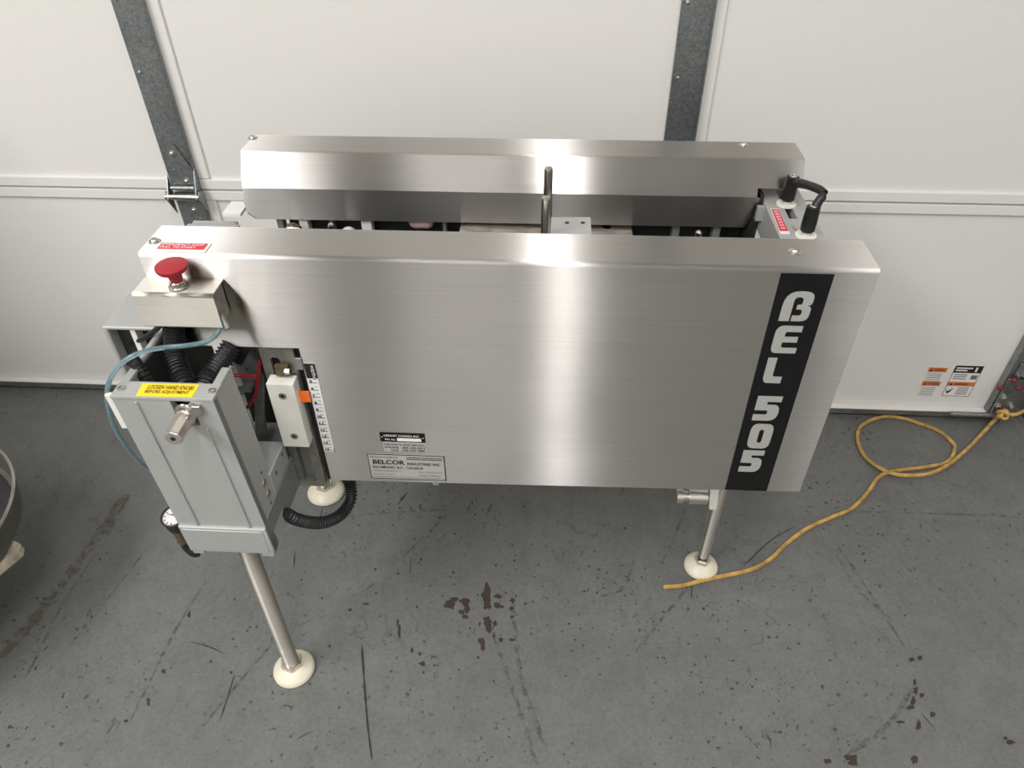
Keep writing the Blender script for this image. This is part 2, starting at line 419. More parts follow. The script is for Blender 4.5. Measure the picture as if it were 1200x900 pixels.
def hinge(cx, zs):
    """galvanised section hinge: two leaves, knuckle brackets, pin and bolts"""
    y = DY-0.0155
    up = MB()
    pts = [(cx-0.030, y, zs+0.012), (cx+0.034, y, zs+0.012), (cx+0.034, y, zs+0.05), (cx+0.006, y, zs+0.112), (cx-0.004, y, zs+0.118), (cx-0.014, y, zs+0.112), (cx-0.030, y, zs+0.06)]
    up.prism(pts, (0, -0.003, 0))
    up.prism([(cx+0.032, y, zs+0.06), (cx+0.032, y-0.030, zs-0.004), (cx+0.032, y-0.026, zs-0.014), (cx+0.032, y, zs-0.008)], (0.003, 0, 0))
    up.prism([(cx-0.036, y, zs+0.045), (cx-0.036, y-0.030, zs-0.004), (cx-0.036, y-0.026, zs-0.014), (cx-0.036, y, zs-0.008)], (0.003, 0, 0))
    uo = up.obj('hinge_leaf', GALVL, door, 'upper leaf of a galvanised door hinge')
    lo = MB()
    lo.prism([(cx-0.030, y, zs-0.012), (cx+0.034, y, zs-0.012), (cx+0.034, y, zs-0.07), (cx+0.022, y, zs-0.105), (cx-0.022, y, zs-0.105), (cx-0.030, y, zs-0.07)], (0, -0.003, 0))
    lo.prism([(cx+0.037, y, zs-0.055), (cx+0.037, y-0.026, zs-0.008), (cx+0.037, y-0.020, zs+0.010), (cx+0.037, y, zs+0.006)], (0.003, 0, 0))
    lo.prism([(cx-0.041, y, zs-0.055), (cx-0.041, y-0.026, zs-0.008), (cx-0.041, y-0.020, zs+0.010), (cx-0.041, y, zs+0.006)], (0.003, 0, 0))
    lo_o = lo.obj('hinge_leaf', GALVL, door, 'lower leaf of a galvanised door hinge')
    MB().cyl((cx-0.043, y-0.022, zs-0.003), (cx+0.039, y-0.022, zs-0.003), 0.007, bev=0.001).obj('hinge_pin', BRIGHT, uo, 'bright hinge pin')
    MB().cyl((cx-0.028, y-0.012, zs+0.015), (cx+0.028, y-0.012, zs+0.015), 0.005).obj('knuckle', GALVL, uo)
    for x, z, p in ((cx-0.004, zs+0.094, uo), (cx+0.010, zs+0.028, uo), (cx+0.006, zs-0.045, lo_o)):
        MB().lathe((x, y-0.003, z), (0, -1, 0), [(0.009, 0), (0.0085, 0.002), (0.0055, 0.0025), (0.0055, 0.006), (0.004, 0.007)], 8).obj('bolt', BRIGHT, p)
    for x, z, p in ((cx-0.012, zs+0.055, uo), (cx+0.014, zs-0.068, lo_o), (cx+0.018, zs-0.083, lo_o), (cx-0.022, zs+0.02, uo)):
        MB().lathe((x, y-0.003, z), (0, -1, 0), [(0.0035, 0), (0.003, 0.002), (0.001, 0.0025)], 8).obj('rivet', BRIGHT, p)
for (a, b) in STILES[:3]:
    for (z0, z1) in SECS[:1]: hinge((a+b)/2-0.0, z1)
# bottom corner bracket, rivets, roller carrier and lift cable pin at the door's right foot
bk = MB().box((1.207, DY-0.030, 0.035), (1.30, DY-0.024, 0.165), 0.002, 1).box((1.295, DY-0.075, 0.035), (1.301, DY-0.024, 0.165), 0.002, 1)
bko = bk.obj('corner_bracket', GALV, door, 'galvanised corner bracket with red rivets')
for px, py in ((1172, 454), (1188, 445.5), (1194, 454.5)):
    p = at(px, py, y=DY-0.030)
    MB().lathe(p, (0, -1, 0), [(0.0085, 0), (0.008, 0.003), (0.004, 0.006), (0.0, 0.0065)], 14).obj('red_rivet', RIVR, bko, 'red painted rivet')
for px, py in ((1176, 465), (1169, 475), (1184, 475.5)):
    p = at(px, py, y=DY-0.030)
    MB().lathe(p, (0, -1, 0), [(0.010, 0), (0.0095, 0.002), (0.0065, 0.003), (0.0065, 0.009), (0.005, 0.010)], 8).obj('bolt', BRIGHT, bko)
MB().cyl((1.10, DY-0.032, 0.040), (1.24, DY-0.032, 0.040), 0.0065, bev=0.001).obj('bracket_rod', GALVL, bko, 'steel rod running along the door foot')
MB().box((1.232, DY-0.045, 0.028), (1.238, DY-0.02, 0.062), 0.001, 1).obj('rod_clip', DARKST, bko)
rc = MB().box((1.218, DY-0.027, 0.172), (1.29, DY-0.023, 0.215), 0.001, 1)
rc.box((1.225, DY-0.062, 0.186), (1.30, DY-0.023, 0.190), 0.001, 1)
rco = rc.obj('roller_carrier', GALVL, door, 'galvanised roller carrier')
MB().cyl((1.25, DY-0.05, 0.196), (1.36, DY-0.05, 0.196), 0.006).obj('roller_axle', BRIGHT, rco)
for x, z in ((1.226, 0.178), (1.234, 0.181)):
    MB().lathe((x, DY-0.027, z), (0, -1, 0), [(0.006, 0), (0.006, 0.006), (0.004, 0.007)], 8).obj('nut', BRIGHT, rco)
# two stickers low on the door
def plane_quad(pix, y, dy=0.0):
    return [at(px, py, y=y) + Vector((0, dy, 0)) for px, py in pix]
YD = DY+0.002-0.0006
def door_patch(name, mat, parent, x0, z0, x1, z1, d=0.0, label=None):
    return MB().box((x0, YD-d-0.0004, z0), (x1, YD-d+0.0002, z1)).obj(name, mat, parent, label, smooth=False)
sx0, sx1, sz0, sz1 = 1.078, 1.150, 0.076, 0.182
st1 = door_patch('warning_sticker', PAPER, door, sx0, sz0, sx1, sz1, label='white safety sticker with black and orange bands')
for q_ in ((sx0, sz0, sx0+0.0012, sz1), (sx1-0.0012, sz0, sx1, sz1), (sx0, sz0, sx1, sz0+0.0012)): door_patch('sticker_edge', GREYINK, st1, *q_, 0.0006)
door_patch('black_band', INK, st1, sx0, sz1-0.024, sx1, sz1, 0.0006)
for zq, wq in ((sz1-0.010, 0.042), (sz1-0.018, 0.030)): door_patch('print_line', PAPER, st1, sx0+0.004, zq, sx0+0.004+wq, zq+0.004, 0.0012)
door_patch('print_block', PAPER, st1, sx1-0.018, sz1-0.020, sx1-0.013, sz1-0.005, 0.0012)
door_patch('orange_band', ORINK, st1, sx0, sz0+0.036, sx1, sz0+0.050, 0.0006)
text('warning_word', 'WARNING', INK, st1, (sx0+0.018, YD-0.0014, sz0+0.039), (0.036, 0, 0), (0, 0, 0.008), 0.01)
for i in range(3):
    door_patch('print_line', GREYINK, st1, sx0+0.006, sz0+0.060+i*0.007, sx0+0.040, sz0+0.0625+i*0.007, 0.0006)
door_patch('print_block', GREYINK, st1, sx1-0.020, sz0+0.060, sx1-0.004, sz0+0.074, 0.0006)
for i in range(4):
    door_patch('print_line', GREYINK, st1, sx0+0.032, sz0+0.007+i*0.007, sx0+0.062, sz0+0.0095+i*0.007, 0.0006)
MB().prism([(sx0+0.003, YD-0.001, sz0+0.026), (sx0+0.009, YD-0.001, sz0+0.016), (sx0+0.022, YD-0.001, sz0+0.030), (sx0+0.015, YD-0.001, sz0+0.014), (sx0+0.010, YD-0.001, sz0+0.008), (sx0+0.006, YD-0.001, sz0+0.017)], (0, -0.0004, 0)).obj('pinch_symbol', INK, st1)
MB().prism([(sx0+0.005, YD-0.0008, sz0+0.039), (sx0+0.014, YD-0.0008, sz0+0.039), (sx0+0.0095, YD-0.0008, sz0+0.047)], (0, -0.0004, 0)).obj('warning_triangle', INK, st1)
sx0, sx1, sz0, sz1 = 1.012, 1.060, 0.064, 0.174
st2 = door_patch('safety_sticker', DOORRAIL, door, sx0, sz0, sx1, sz1, label='pale sticker with two orange bands')
for zz in (sz1-0.016, sz0+0.046):
    door_patch('orange_band', ORINK, st2, sx0, zz, sx1, zz+0.015, 0.0006)
    text('warning_word', 'WARNING', INK, st2, (sx0+0.015, YD-0.0014, zz+0.004), (0.028, 0, 0), (0, 0, 0.007), 0.01)
    MB().prism([(sx0+0.003, YD-0.0008, zz+0.003), (sx0+0.012, YD-0.0008, zz+0.003), (sx0+0.0075, YD-0.0008, zz+0.012)], (0, -0.0004, 0)).obj('warning_triangle', INK, st2)
    for i in range(5):
        door_patch('print_line', GREYINK, st2, sx0+0.004, zz-0.007-i*0.0068, sx1-0.008, zz-0.0055-i*0.0068, 0.0006)

# ------------------------------------------------------------------ floor wear (flat marks of their own shape)
def chips(items, name, mat, z=0.0005):
    m = MB(); rnd = random.Random(3)
    for px, py, rx, ry in items:
        c = at(px, py, z=0); ex = (at(px+1, py, z=0)-c)*rx; ey = (at(px, py-1, z=0)-c)*ry
        n = 14; q = []
        for i in range(n):
            a = 2*math.pi*i/n; k = rnd.uniform(0.6, 1.25); q.append(c+ex*(math.cos(a)*k)+ey*(math.sin(a)*k))
        z += 0.000004; m.face([(p.x, p.y, z) for p in q])
    o = m.obj(name, mat, FLOOR_O, smooth=False); o['kind'] = 'stuff'; return o
big = [(570, 697, 6, 15), (571, 710, 5, 5), (527, 709, 6, 6), (533, 702, 5, 2.5), (544, 705, 6, 4), (547, 712, 4, 6), (541, 717, 5, 3), (545, 723, 4, 2.5),
       (571, 728, 5, 7), (573, 735, 5, 8), (580, 731, 3, 4), (564, 752, 4, 5), (566, 758, 3, 6), (584, 699, 5, 2.5), (583, 709, 4, 3.5), (588, 711, 3, 2), (601, 704, 3, 3), (599, 713, 4, 2.5),
       (600, 723, 3, 2), (587, 750, 3, 3), (600, 750, 3, 2), (562, 732, 1.5, 3), (579, 745, 1.5, 4), (495, 778, 4, 3), (492, 766, 2, 2.5), (997, 888, 8, 4), (1000, 894, 6, 5), (970, 892, 5, 3),
       (1070, 822, 3, 6), (1073, 810, 3, 5), (1067, 829, 5, 3), (1078, 771, 3, 3), (1068, 773, 3, 3), (1072, 800, 2, 5), (1080, 815, 3, 3), (1076, 850, 3, 7), (1071, 890, 4, 6), (1184, 870, 5, 3), (1178, 865, 3, 2), (1055, 846, 5, 2), (1093, 838, 3, 4),
       (468, 740, 2, 9), (466, 730, 1.5, 6), (483, 762, 2, 4), (347, 565, 1.5, 3), (222, 721, 2, 5), (192, 787, 2.5, 3), (174, 822, 2, 5), (148, 845, 3, 2), (300, 665, 2, 4), (410, 715, 3, 2), (429, 708, 4, 1.5)]
chips(big, 'paint_chips', CHIP)
rnd = random.Random(11); small = []
for _ in range(230):
    px = rnd.gauss(590, 110) if rnd.random() < 0.6 else rnd.uniform(20, 1180)
    py = rnd.gauss(720, 60) if rnd.random() < 0.6 else rnd.uniform(585, 890)
    if not (560 < py < 895 and 5 < px < 1195): continue
    k = rnd.uniform(0.5, 1.5); small.append((px, py, k, k*rnd.uniform(0.5, 1.5)))
chips(small, 'paint_nicks', CHIP, 0.0004)
def strips(paths, name, mat, z):
    m = MB(); rnd = random.Random(5)
    for pts, wpx in paths:
        P = resample(smooth_path([at(px, py, z=0) for px, py in pts], 8), 0.012)
        if len(P) < 2: continue
        wd = wpx*0.0019/2; L, R = [], []
        for i, p in enumerate(P):
            d = (P[min(i+1, len(P)-1)]-P[max(i-1, 0)]); d = Vector((d.x, d.y, 0)).normalized(); nn = Vector((-d.y, d.x, 0))
            k = wd*rnd.uniform(0.55, 1.2)*min(1.0, 0.3+min(i, len(P)-1-i)*0.4)
            L.append(m.bm.verts.new((p.x+nn.x*k, p.y+nn.y*k, z))); R.append(m.bm.verts.new((p.x-nn.x*k, p.y-nn.y*k, z)))
        for i in range(len(P)-1): m.bm.faces.new((L[i], R[i], R[i+1], L[i+1]))
    o = m.obj(name, mat, FLOOR_O, smooth=False); o['kind'] = 'stuff'; return o
strips([([(424, 755), (427, 800), (431, 850), (437, 898)], 2.4), ([(275, 790), (266, 820), (255, 852)], 1.8), ([(223, 752), (245, 758), (267, 768)], 1.3),
        ([(345, 868), (360, 860), (372, 855)], 1.2), ([(932, 617), (905, 632), (880, 655), (870, 665)], 1.6), ([(478, 577), (471, 585), (464, 596)], 3.0), ([(482, 654), (480, 675)], 1.6),
        ([(811, 685), (810, 705)], 2.2), ([(378, 596), (374, 612)], 2.2), ([(346, 645), (344, 668)], 1.6), ([(440, 683), (428, 692), (420, 698)], 1.5), ([(1080, 836), (1098, 858)], 1.4)],
       'floor_scratches', SCRATCH, 0.0006)
strips([([(150, 578), (110, 635), (60, 700), (0, 773)], 15)], 'tape_residue', RESIDUE, 0.0003)
strips([([(152, 580), (118, 640), (75, 706), (28, 800)], 3), ([(175, 640), (120, 710), (80, 760)], 3), ([(245, 675), (205, 740), (150, 850)], 4), ([(578, 745), (600, 805), (630, 898)], 5),
        ([(978, 635), (1010, 680), (1045, 735), (1068, 770)], 3), ([(975, 640), (1005, 690), (1050, 730)], 3), ([(1070, 805), (1040, 850), (985, 890)], 5), ([(830, 660), (780, 720), (740, 770)], 4),
        ([(600, 690), (610, 790), (640, 880)], 6), ([(400, 605), (470, 600), (530, 597)], 2.5), ([(530, 597), (480, 645), (470, 656)], 2.5), ([(805, 590), (790, 630), (775, 660)], 3),
        ([(742, 660), (730, 690), (700, 700)], 4), ([(1000, 600), (1100, 602), (1198, 606)], 3), ([(330, 740), (280, 800), (230, 860)], 4)],
       'faint_scuffs', FAINT, 0.00035)

# ------------------------------------------------------------------ the carton sealing machine
mach = thing('carton_sealing_machine', 'stainless steel carton sealing machine on white foot pads in front of the white sectional door', 'machine', (-0.1, 1.03, 0))
YF, ZT = 0.85, 0.8955
XL, XR = -0.567, 0.428
YR = 0.932
def bend(c, r, a0, a1, n=4):
    return [(c[0]+r*math.cos(math.radians(a0+(a1-a0)*i/n)), c[1]+r*math.sin(math.radians(a0+(a1-a0)*i/n))) for i in range(n+1)]
# front cover: rear lip, top, rounded bend, tall front panel with the cut-out for the width scale
prof = [(YR, 0.835)]+bend((YR-0.006, ZT-0.006), 0.006, 0, 90)+bend((YF+0.005, ZT-0.005), 0.005, 90, 180)
m = MB(); A = []; B = []
for y, z in prof:
    A.append(m.bm.verts.new((XL, y, z))); B.append(m.bm.verts.new((XR, y, z)))
for i in range(len(prof)-1): m.bm.faces.new((A[i], B[i], B[i+1], A[i+1]))
low = [(XR, 0.464), (-0.366, 0.449), (-0.374, 0.449), (-0.374, 0.739), (-0.530, 0.739)]
arc = [(-0.567+0.037*(1-math.sin(math.radians(a))), 0.739+0.029*(1-math.cos(math.radians(a)))) for a in (15, 35, 55, 75, 90)]
vs = [B[-1]]+[m.bm.verts.new((x, YF, z)) for x, z in low+arc]+[A[-1]]
m.bm.faces.new(vs)
# turned-back side flanges
for s, arr in ((XR, B), (XL, A)):
    zl = 0.464 if s > 0 else 0.79
    q = [arr[i] for i in range(len(arr))]
    a = m.bm.verts.new((s, YF+0.022, zl)); b = m.bm.verts.new((s, YF+0.022, 0.835))
    lowv = vs[1] if s > 0 else m.bm.verts.new((s, YF, zl))
    m.bm.faces.new(q+[lowv, a, b])
fc = m.obj('front_cover', STEEL, mach, 'tall brushed stainless front cover'); solid(fc, 0.002, 0)
def dome_screw(p, nrm, parent, r=0.0062):
    o = MB().lathe(p, nrm, [(r*1.35, 0), (r*1.35, 0.001), (r, 0.0012), (r*0.92, 0.003), (r*0.6, 0.0048), (0, 0.0055)], 18).obj('screw', BRIGHT, parent, 'bright domed screw'); return o
for px, py in ((181, 283), (931, 295)): dome_screw(at(px, py, z=ZT+0.001), (0, 0, 1), fc)
# back cover: sloping lip, upright inner guard, notch at the right for the cross beam
ZB = 0.893; bl, br = -0.548, 0.419
LIPB = (1.176, 0.839); t = (0.893-0.852)/(0.893-0.839); NB = (1.204+(LIPB[0]-1.204)*t, 0.852)
p0 = [(1.283, 0.862)]+bend((1.277, ZB-0.006), 0.006, 0, 90)+bend((1.2095, ZB-0.004), 0.004, 90, 160)
m = MB(); xm = 0.345
rows = [[m.bm.verts.new((x, y, z)) for x in (bl, xm, br)] for y, z in p0]
for a, b in zip(rows, rows[1:]):
    for i in range(2): m.bm.faces.new((a[i], a[i+1], b[i+1], b[i]))
nrow = [m.bm.verts.new((x, *NB)) for x in (bl, xm, br)]
for i in range(2): m.bm.faces.new((rows[-1][i], rows[-1][i+1], nrow[i+1], nrow[i]))
lrow = [m.bm.verts.new((x, *LIPB)) for x in (bl, xm)]
m.bm.faces.new((nrow[0], nrow[1], lrow[1], lrow[0]))
def on_guard(px, py):
    """point of the guard's slanted plane on a sight line"""
    d = AF + AR*((px-600)/FPX) - AU*((py-450)/FPX); k = 0.079/0.043
    return CAM + d*((0.839+k*1.176-CAM.z)/(d.z+k*d.y))
GL1, GL2, GL3 = on_guard(286, 238), on_guard(290.5, 250), on_guard(300, 256)
g = [m.bm.verts.new(p) for p in (tuple(GL1), tuple(GL2), tuple(GL3), (xm+0.002, 1.219, 0.760), (xm+0.008, 1.2010, 0.7931), (xm+0.006, 1.1776, 0.8361))]
m.bm.faces.new([lrow[1], lrow[0]]+g)
for arr, z in ((0, 0.80), (2, 0.835)):
    q = [r[arr] for r in rows]+[nrow[arr]]+([lrow[0]] if arr == 0 else [])
    m.bm.faces.new(q)
bc = m.obj('back_cover', STEEL, mach, 'long brushed stainless rear cover with a sloping lip'); solid(bc, 0.002, 0)
for px, py in ((296, 162), (871, 170)): dome_screw(at(px, py, z=ZB+0.001), (0, 0, 1), bc)

# name strip with its lettering
strip = MB().prism([(0.3025, YF-0.0012, 0.8885), (0.3715, YF-0.0012, 0.8885), (0.374, YF-0.0012, 0.4635), (0.305, YF-0.0012, 0.4635)], (0, -0.0006, 0)).obj('name_strip', VINYL, mach, 'black vinyl strip with silver letters', smooth=False)
GL = {
 'B': [[(0, 0), (0, 1, .55), (1, 1, .42), (1, .56, .14), (.86, .53), (1, .48, .12), (1, 0, .40), (.42, 0), (.42, .20), (.72, .20, .10), (.72, .40, .10), (.50, .40), (.50, .56), (.66, .56, .10), (.66, .80, .12), (.36, .80, .14), (.36, 0)]],
 'E': [[(0, 0, .22), (0, 1, .30), (1, 1), (1, .78), (.40, .78, .08), (.40, .61), (.93, .61), (.93, .40), (.37, .40), (.37, .21, .06), (1, .21), (1, 0)]],
 'L': [[(0, 0, .28), (0, 1), (.48, 1), (.48, .27, .10), (1, .27), (1, 0)]],
 '5': [[(0, 0), (0, .26), (.55, .26, .09), (.55, .42, .09), (0, .42), (0, 1), (1, 1), (1, .77), (.45, .77), (.45, .66), (1, .66, .28), (1, 0, .40)]],
 '0': [[(0, 0, .30), (0, 1, .30), (1, 1, .30), (1, 0, .30)], [(.40, .24, .09), (.60, .24, .09), (.60, .76, .09), (.40, .76, .09)]],
}
for ch, p_top, p_bot, xc, wd in (('B', 341, 376.5, 0, 0.0395), ('E', 381.5, 414, 0, 0.036), ('L', 419, 449, 0.0, 0.027), ('5', 464, 493, 0, 0.037), ('0', 496.5, 525.5, 0, 0.035), ('5', 527.5, 553, 0, 0.034)):
    cxpix = {341: 934, 381.5: 921.5, 419: 907.5, 464: 899, 496.5: 891, 527.5: 880.5}[p_top]
    pt = at(cxpix, p_top, y=YF-0.002); pb = at(cxpix, p_bot, y=YF-0.002); pm = at(cxpix, (p_top+p_bot)/2, y=YF-0.002)
    glyph('letter' if ch.isalpha() else 'numeral', GL[ch], SILVER, strip, (pm.x-wd/2, YF-0.0022, pb.z), (wd, 0, 0), (0, 0, pt.z-pb.z))

# plates and stickers on the front cover
def panel_patch(name, mat, x0, z0, x1, z1, d=0.0, parent=mach, label=None, th=0.0006, bev=0):
    return MB().box((x0, YF-0.001-d-th, z0), (x1, YF-0.001-d, z1), bev, 1).obj(name, mat, parent, label, smooth=False)
ptxt = lambda name, body, mat, par, x0, z0, wd, h, d, bold=0.0: text(name, body, mat, par, (x0, YF-0.001-d, z0), (wd, 0, 0), (0, 0, h), bold)
mk = panel_patch('maker_plate', FOIL, -0.301, 0.459, -0.170, 0.520, label='silver maker plate with black print')
for z0, z1 in ((0.5185, 0.520), (0.459, 0.460)): panel_patch('plate_border', INK, -0.301, z0, -0.170, z1, 0.0006, mk)
for x0, x1 in ((-0.301, -0.3001), (-0.1716, -0.170)): panel_patch('plate_border', INK, x0, 0.459, x1, 0.520, 0.0006, mk)
for z0, z1 in ((0.5125, 0.5135), (0.5085, 0.5095)): panel_patch('plate_rule', INK, -0.235, z0, -0.174, z1, 0.0006, mk)
panel_patch('plate_rule', GREYINK, -0.300, 0.4635, -0.172, 0.4642, 0.0006, mk)
ptxt('plate_text', 'MANUFACTURED BY:', GREYINK, mk, -0.297, 0.5105, 0.048, 0.0040, 0.0014)
ptxt('plate_text', 'BELCOR', INK, mk, -0.2935, 0.4955, 0.0545, 0.0105, 0.0014, 0.02)
ptxt('plate_text', 'INDUSTRIES INC.', INK, mk, -0.2345, 0.4955, 0.058, 0.0060, 0.0014, 0.012)
ptxt('plate_text', 'RICHMOND, B.C., CANADA', INK, mk, -0.2945, 0.4845, 0.0865, 0.0065, 0.0014, 0.005)
ptxt('plate_text', 'PHONE (604)270-3911', GREYINK, mk, -0.2945, 0.4770, 0.046, 0.0035, 0.0014)
ptxt('plate_text', 'FAX (604)270-7887', GREYINK, mk, -0.2165, 0.4765, 0.041, 0.0035, 0.0014)
ptxt('plate_text', 'MODEL (505)', GREYINK, mk, -0.2945, 0.4680, 0.032, 0.0035, 0.0014)
ptxt('plate_text', 'MADE IN CANADA', GREYINK, mk, -0.2165, 0.4680, 0.037, 0.0035, 0.0014)
bt = panel_patch('service_sticker', FOIL, -0.2705, 0.5265, -0.1985, 0.5475, label='small silver sticker with service telephone numbers')
ptxt('sticker_text', 'FOR PARTS AND SERVICE:', INK, bt, -0.2690, 0.5415, 0.068, 0.0042, 0.0014, 0.0)
ptxt('sticker_text', 'PHONE   604-270-3911', INK, bt, -0.2680, 0.5348, 0.067, 0.0042, 0.0014, 0.01)
ptxt('sticker_text', 'FAX   604-270-7887', INK, bt, -0.2580, 0.5285, 0.057, 0.0042, 0.0014, 0.01)
at_ = panel_patch('asset_tag', VINYL, -0.2735, 0.5500, -0.1990, 0.5705, label='black asset tag with white print', th=0.0012)
ptxt('tag_text', 'HERSHEY CANADA INC.', PAPER, at_, -0.2665, 0.5625, 0.059, 0.0045, 0.0020, 0.01)
ptxt('tag_text', 'MO. No.', PAPER, at_, -0.2655, 0.5540, 0.018, 0.0042, 0.0020, 0.01)
panel_patch('tag_number_strip', PAPER, -0.2455, 0.5525, -0.2055, 0.5590, 0.0012, at_)
for x in (-0.2705, -0.2020):
    MB().lathe((x, YF-0.0022, 0.560), (0, -1, 0), [(0.0015, 0), (0.001, 0.0006)], 8).obj('tag_rivet', BRIGHT, at_)
# upright width scale
RX = lambda z: -0.3725-(0.711-z)*0.004
rl = MB().prism([(RX(0.711), YF-0.0012, 0.711), (RX(0.711)+0.0175, YF-0.0012, 0.711), (RX(0.521)+0.0175, YF-0.0012, 0.521), (RX(0.521), YF-0.0012, 0.521)], (0, -0.0008, 0)).obj('width_scale', PAPER, mach, 'white adhesive width scale with black numerals', smooth=False)
panel_patch('scale_heading', INK, -0.3722, 0.682, -0.3552, 0.711, 0.0009, rl)
text('scale_word', 'WIDTH', PAPER, rl, (-0.3628, YF-0.0030, 0.7085), (0, 0, -0.0245), (0.0050, 0, 0), 0.01)
for i in range(11):
    z = 0.6755-i*0.01485
    panel_patch('scale_tick', INK, RX(z)+0.002, z-0.0030, RX(z)+0.0145, z-0.0023, 0.0009, rl)
    panel_patch('scale_tick', GREYINK, RX(z)+0.009, z+0.0045, RX(z)+0.0145, z+0.0051, 0.0009, rl)
    ptxt('scale_numeral', str(5+i), INK, rl, RX(z)+0.003, z-0.0015, 0.0042 if i < 5 else 0.0065, 0.0050, 0.0018, 0.03)
panel_patch('scale_border', INK, RX(0.522)+0.0168, 0.521, RX(0.522)+0.0175, 0.53, 0.0009, rl)

# red label on the front cover's top
def top_patch(name, mat, pix, z, parent, label=None, th=0.0008):
    return MB().prism([at(px, py, z=z) for px, py in pix], (0, 0, th)).obj(name, mat, parent, label, smooth=False)
lz = ZT+0.0012
c0, c1 = at(179, 295, z=lz), at(240, 296.5, z=lz); r0 = at(190, 284.5, z=lz)
rlb = MB().box((c0.x, c0.y, lz), (c1.x, r0.y, lz+0.0006)).obj('emergency_label', PAPER, mach, 'red and white emergency stop label', smooth=False)
MB().box((c0.x+0.003, c0.y+0.007, lz+0.0006), (c1.x-0.004, r0.y-0.001, lz+0.0010)).obj('label_field', REDL, rlb, smooth=False)
text('label_text', 'EMERGENCY STOP\nPULL TO START', PAPER, rlb, (c0.x+0.006, c0.y+0.009, lz+0.0014), (c1.x-c0.x-0.014, 0, 0), (0, r0.y-c0.y-0.012, 0), 0.012)

# emergency stop box
bx0, bx1, by, bz1, bz0 = -0.570, -0.4575, 0.808, 0.857, 0.8025
m = MB()
pr = [(YF-0.001, bz1)]+bend((by+0.004, bz1-0.004), 0.004, 90, 180)+bend((by+0.002, bz0+0.002), 0.002, 180, 225, 2)
a = [m.bm.verts.new((bx0, y, z)) for y, z in pr]; b = [m.bm.verts.new((bx1, y, z)) for y, z in pr]
for i in range(len(pr)-1): m.bm.faces.new((a[i], b[i], b[i+1], a[i+1]))
la = m.bm.verts.new((bx0, YF-0.001, bz0+0.004)); m.bm.faces.new(a+[la])
sb = m.obj('stop_button_box', STEEL2, mach, 'small stainless box carrying the red stop button'); solid(sb, 0.002, 0)
MB().box((bx1-0.014, by+0.006, bz0+0.003), (bx1-0.004, YF-0.003, bz1-0.004)).obj('box_inner_bracket', DARKST, sb, smooth=False)
MB().box((bx0+0.004, by+0.016, bz0-0.004), (bx1-0.02, YF-0.004, bz0+0.006), 0.002).obj('box_base', DARKST, sb)
bp = at(210, 336.5, z=bz1+0.001)
bb = MB().lathe(bp, (0, 0, 1), [(0.0135, 0), (0.0135, 0.003), (0.0105, 0.0035), (0.0105, 0.010), (0.0095, 0.011)], 24).obj('button_collar', BRIGHT, sb, 'bright threaded collar')
btn = MB().lathe(bp+Vector((0, 0, 0.009)), (0, -0.05, 1), [(0.0075, 0), (0.0085, 0.004), (0.0105, 0.017), (0.0200, 0.020), (0.0215, 0.0235), (0.0212, 0.0265), (0.0160, 0.0290), (0.008, 0.0300), (0.0, 0.0302)], 32).obj('stop_button', RED, sb, 'red mushroom stop button')
gp = MB().lathe(at(262, 377, y=by+0.012), (0.5, -0.5, -0.7), [(0.006, -0.012), (0.006, 0.006), (0.0045, 0.012)], 14).obj('tube_fitting', DARKST, sb)

# left front column (channel with cap, grooves, slot and foot box)
shear = lambda v: Vector((v.x+(0.757-v.z)*0.040, v.y, v.z))
cy, cx0, cx1, cz0, cz1 = 0.710, -0.590, -0.449, 0.424, 0.757
ctop = cz1-0.006
m = MB()
sxa, sxb, sz = -0.510, -0.481, 0.706
m.box((cx0, cy, cz0), (sxa, cy+0.012, ctop)); m.box((sxb, cy, cz0), (cx1, cy+0.012, ctop)); m.box((sxa, cy, cz0), (sxb, cy+0.012, sz))
m.box((cx0, cy+0.004, cz0), (cx0+0.010, cy+0.068, ctop)); m.box((cx1-0.010, cy+0.001, cz0), (cx1, cy+0.068, ctop))
col = m.obj('front_column', GREY, mach, 'grey painted front column at the left end', smooth=False, move=shear)
for gx in (-0.560, -0.476):
    MB().box((gx, cy-0.0030, cz0+0.062), (gx+0.0045, cy+0.001, sz-0.004 if gx > -0.5 else ctop-0.003), 0.0014, 2).obj('column_rib', GREY, col, move=shear)
cap = MB().box((cx0-0.001, cy-0.001, ctop), (cx1+0.001, cy+0.032, cz1), 0.0015, 2).box((cx0, cy+0.030, ctop), (cx0+0.012, cy+0.068, cz1), 0.001, 1).box((cx1-0.012, cy+0.030, ctop), (cx1, cy+0.068, cz1), 0.001, 1).obj('column_cap', GREY, col)
for px, py in ((142.5, 455.5), (248.5, 458.5)):
    MB().lathe(at(px, py, z=cz1), (0, 0, 1), [(0.0055, 0), (0.005, 0.002), (0.0025, 0.003), (0.0022, 0.0012), (0, 0.001)], 14).obj('cap_screw', BRIGHT, col)
l0, l1 = at(160, 463.5, z=cz1), at(224, 465, z=cz1)
ylb = MB().prism([at(159, 464, z=cz1), at(225, 465.5, z=cz1), at(234, 451, z=cz1), at(167.5, 449.5, z=cz1)], (0, 0, 0.0006)).obj('caution_label', YEL, mach, 'yellow caution label with brown capitals', smooth=False)
yy0, yy1 = l0.y, at(167, 450, z=cz1).y
text('caution_text', 'LOOSEN HAND KNOBS', YELINK, ylb, (l0.x+0.0085, yy0+(yy1-yy0)*0.55, cz1+0.0012), (l1.x-l0.x-0.011, 0, 0), (0, (yy1-yy0)*0.36, 0), 0.015)
text('caution_text', 'BEFORE ADJUSTMENT', YELINK, ylb, (l0.x+0.0085, yy0+(yy1-yy0)*0.12, cz1+0.0012), (l1.x-l0.x-0.014, 0, 0), (0, (yy1-yy0)*0.36, 0), 0.015)
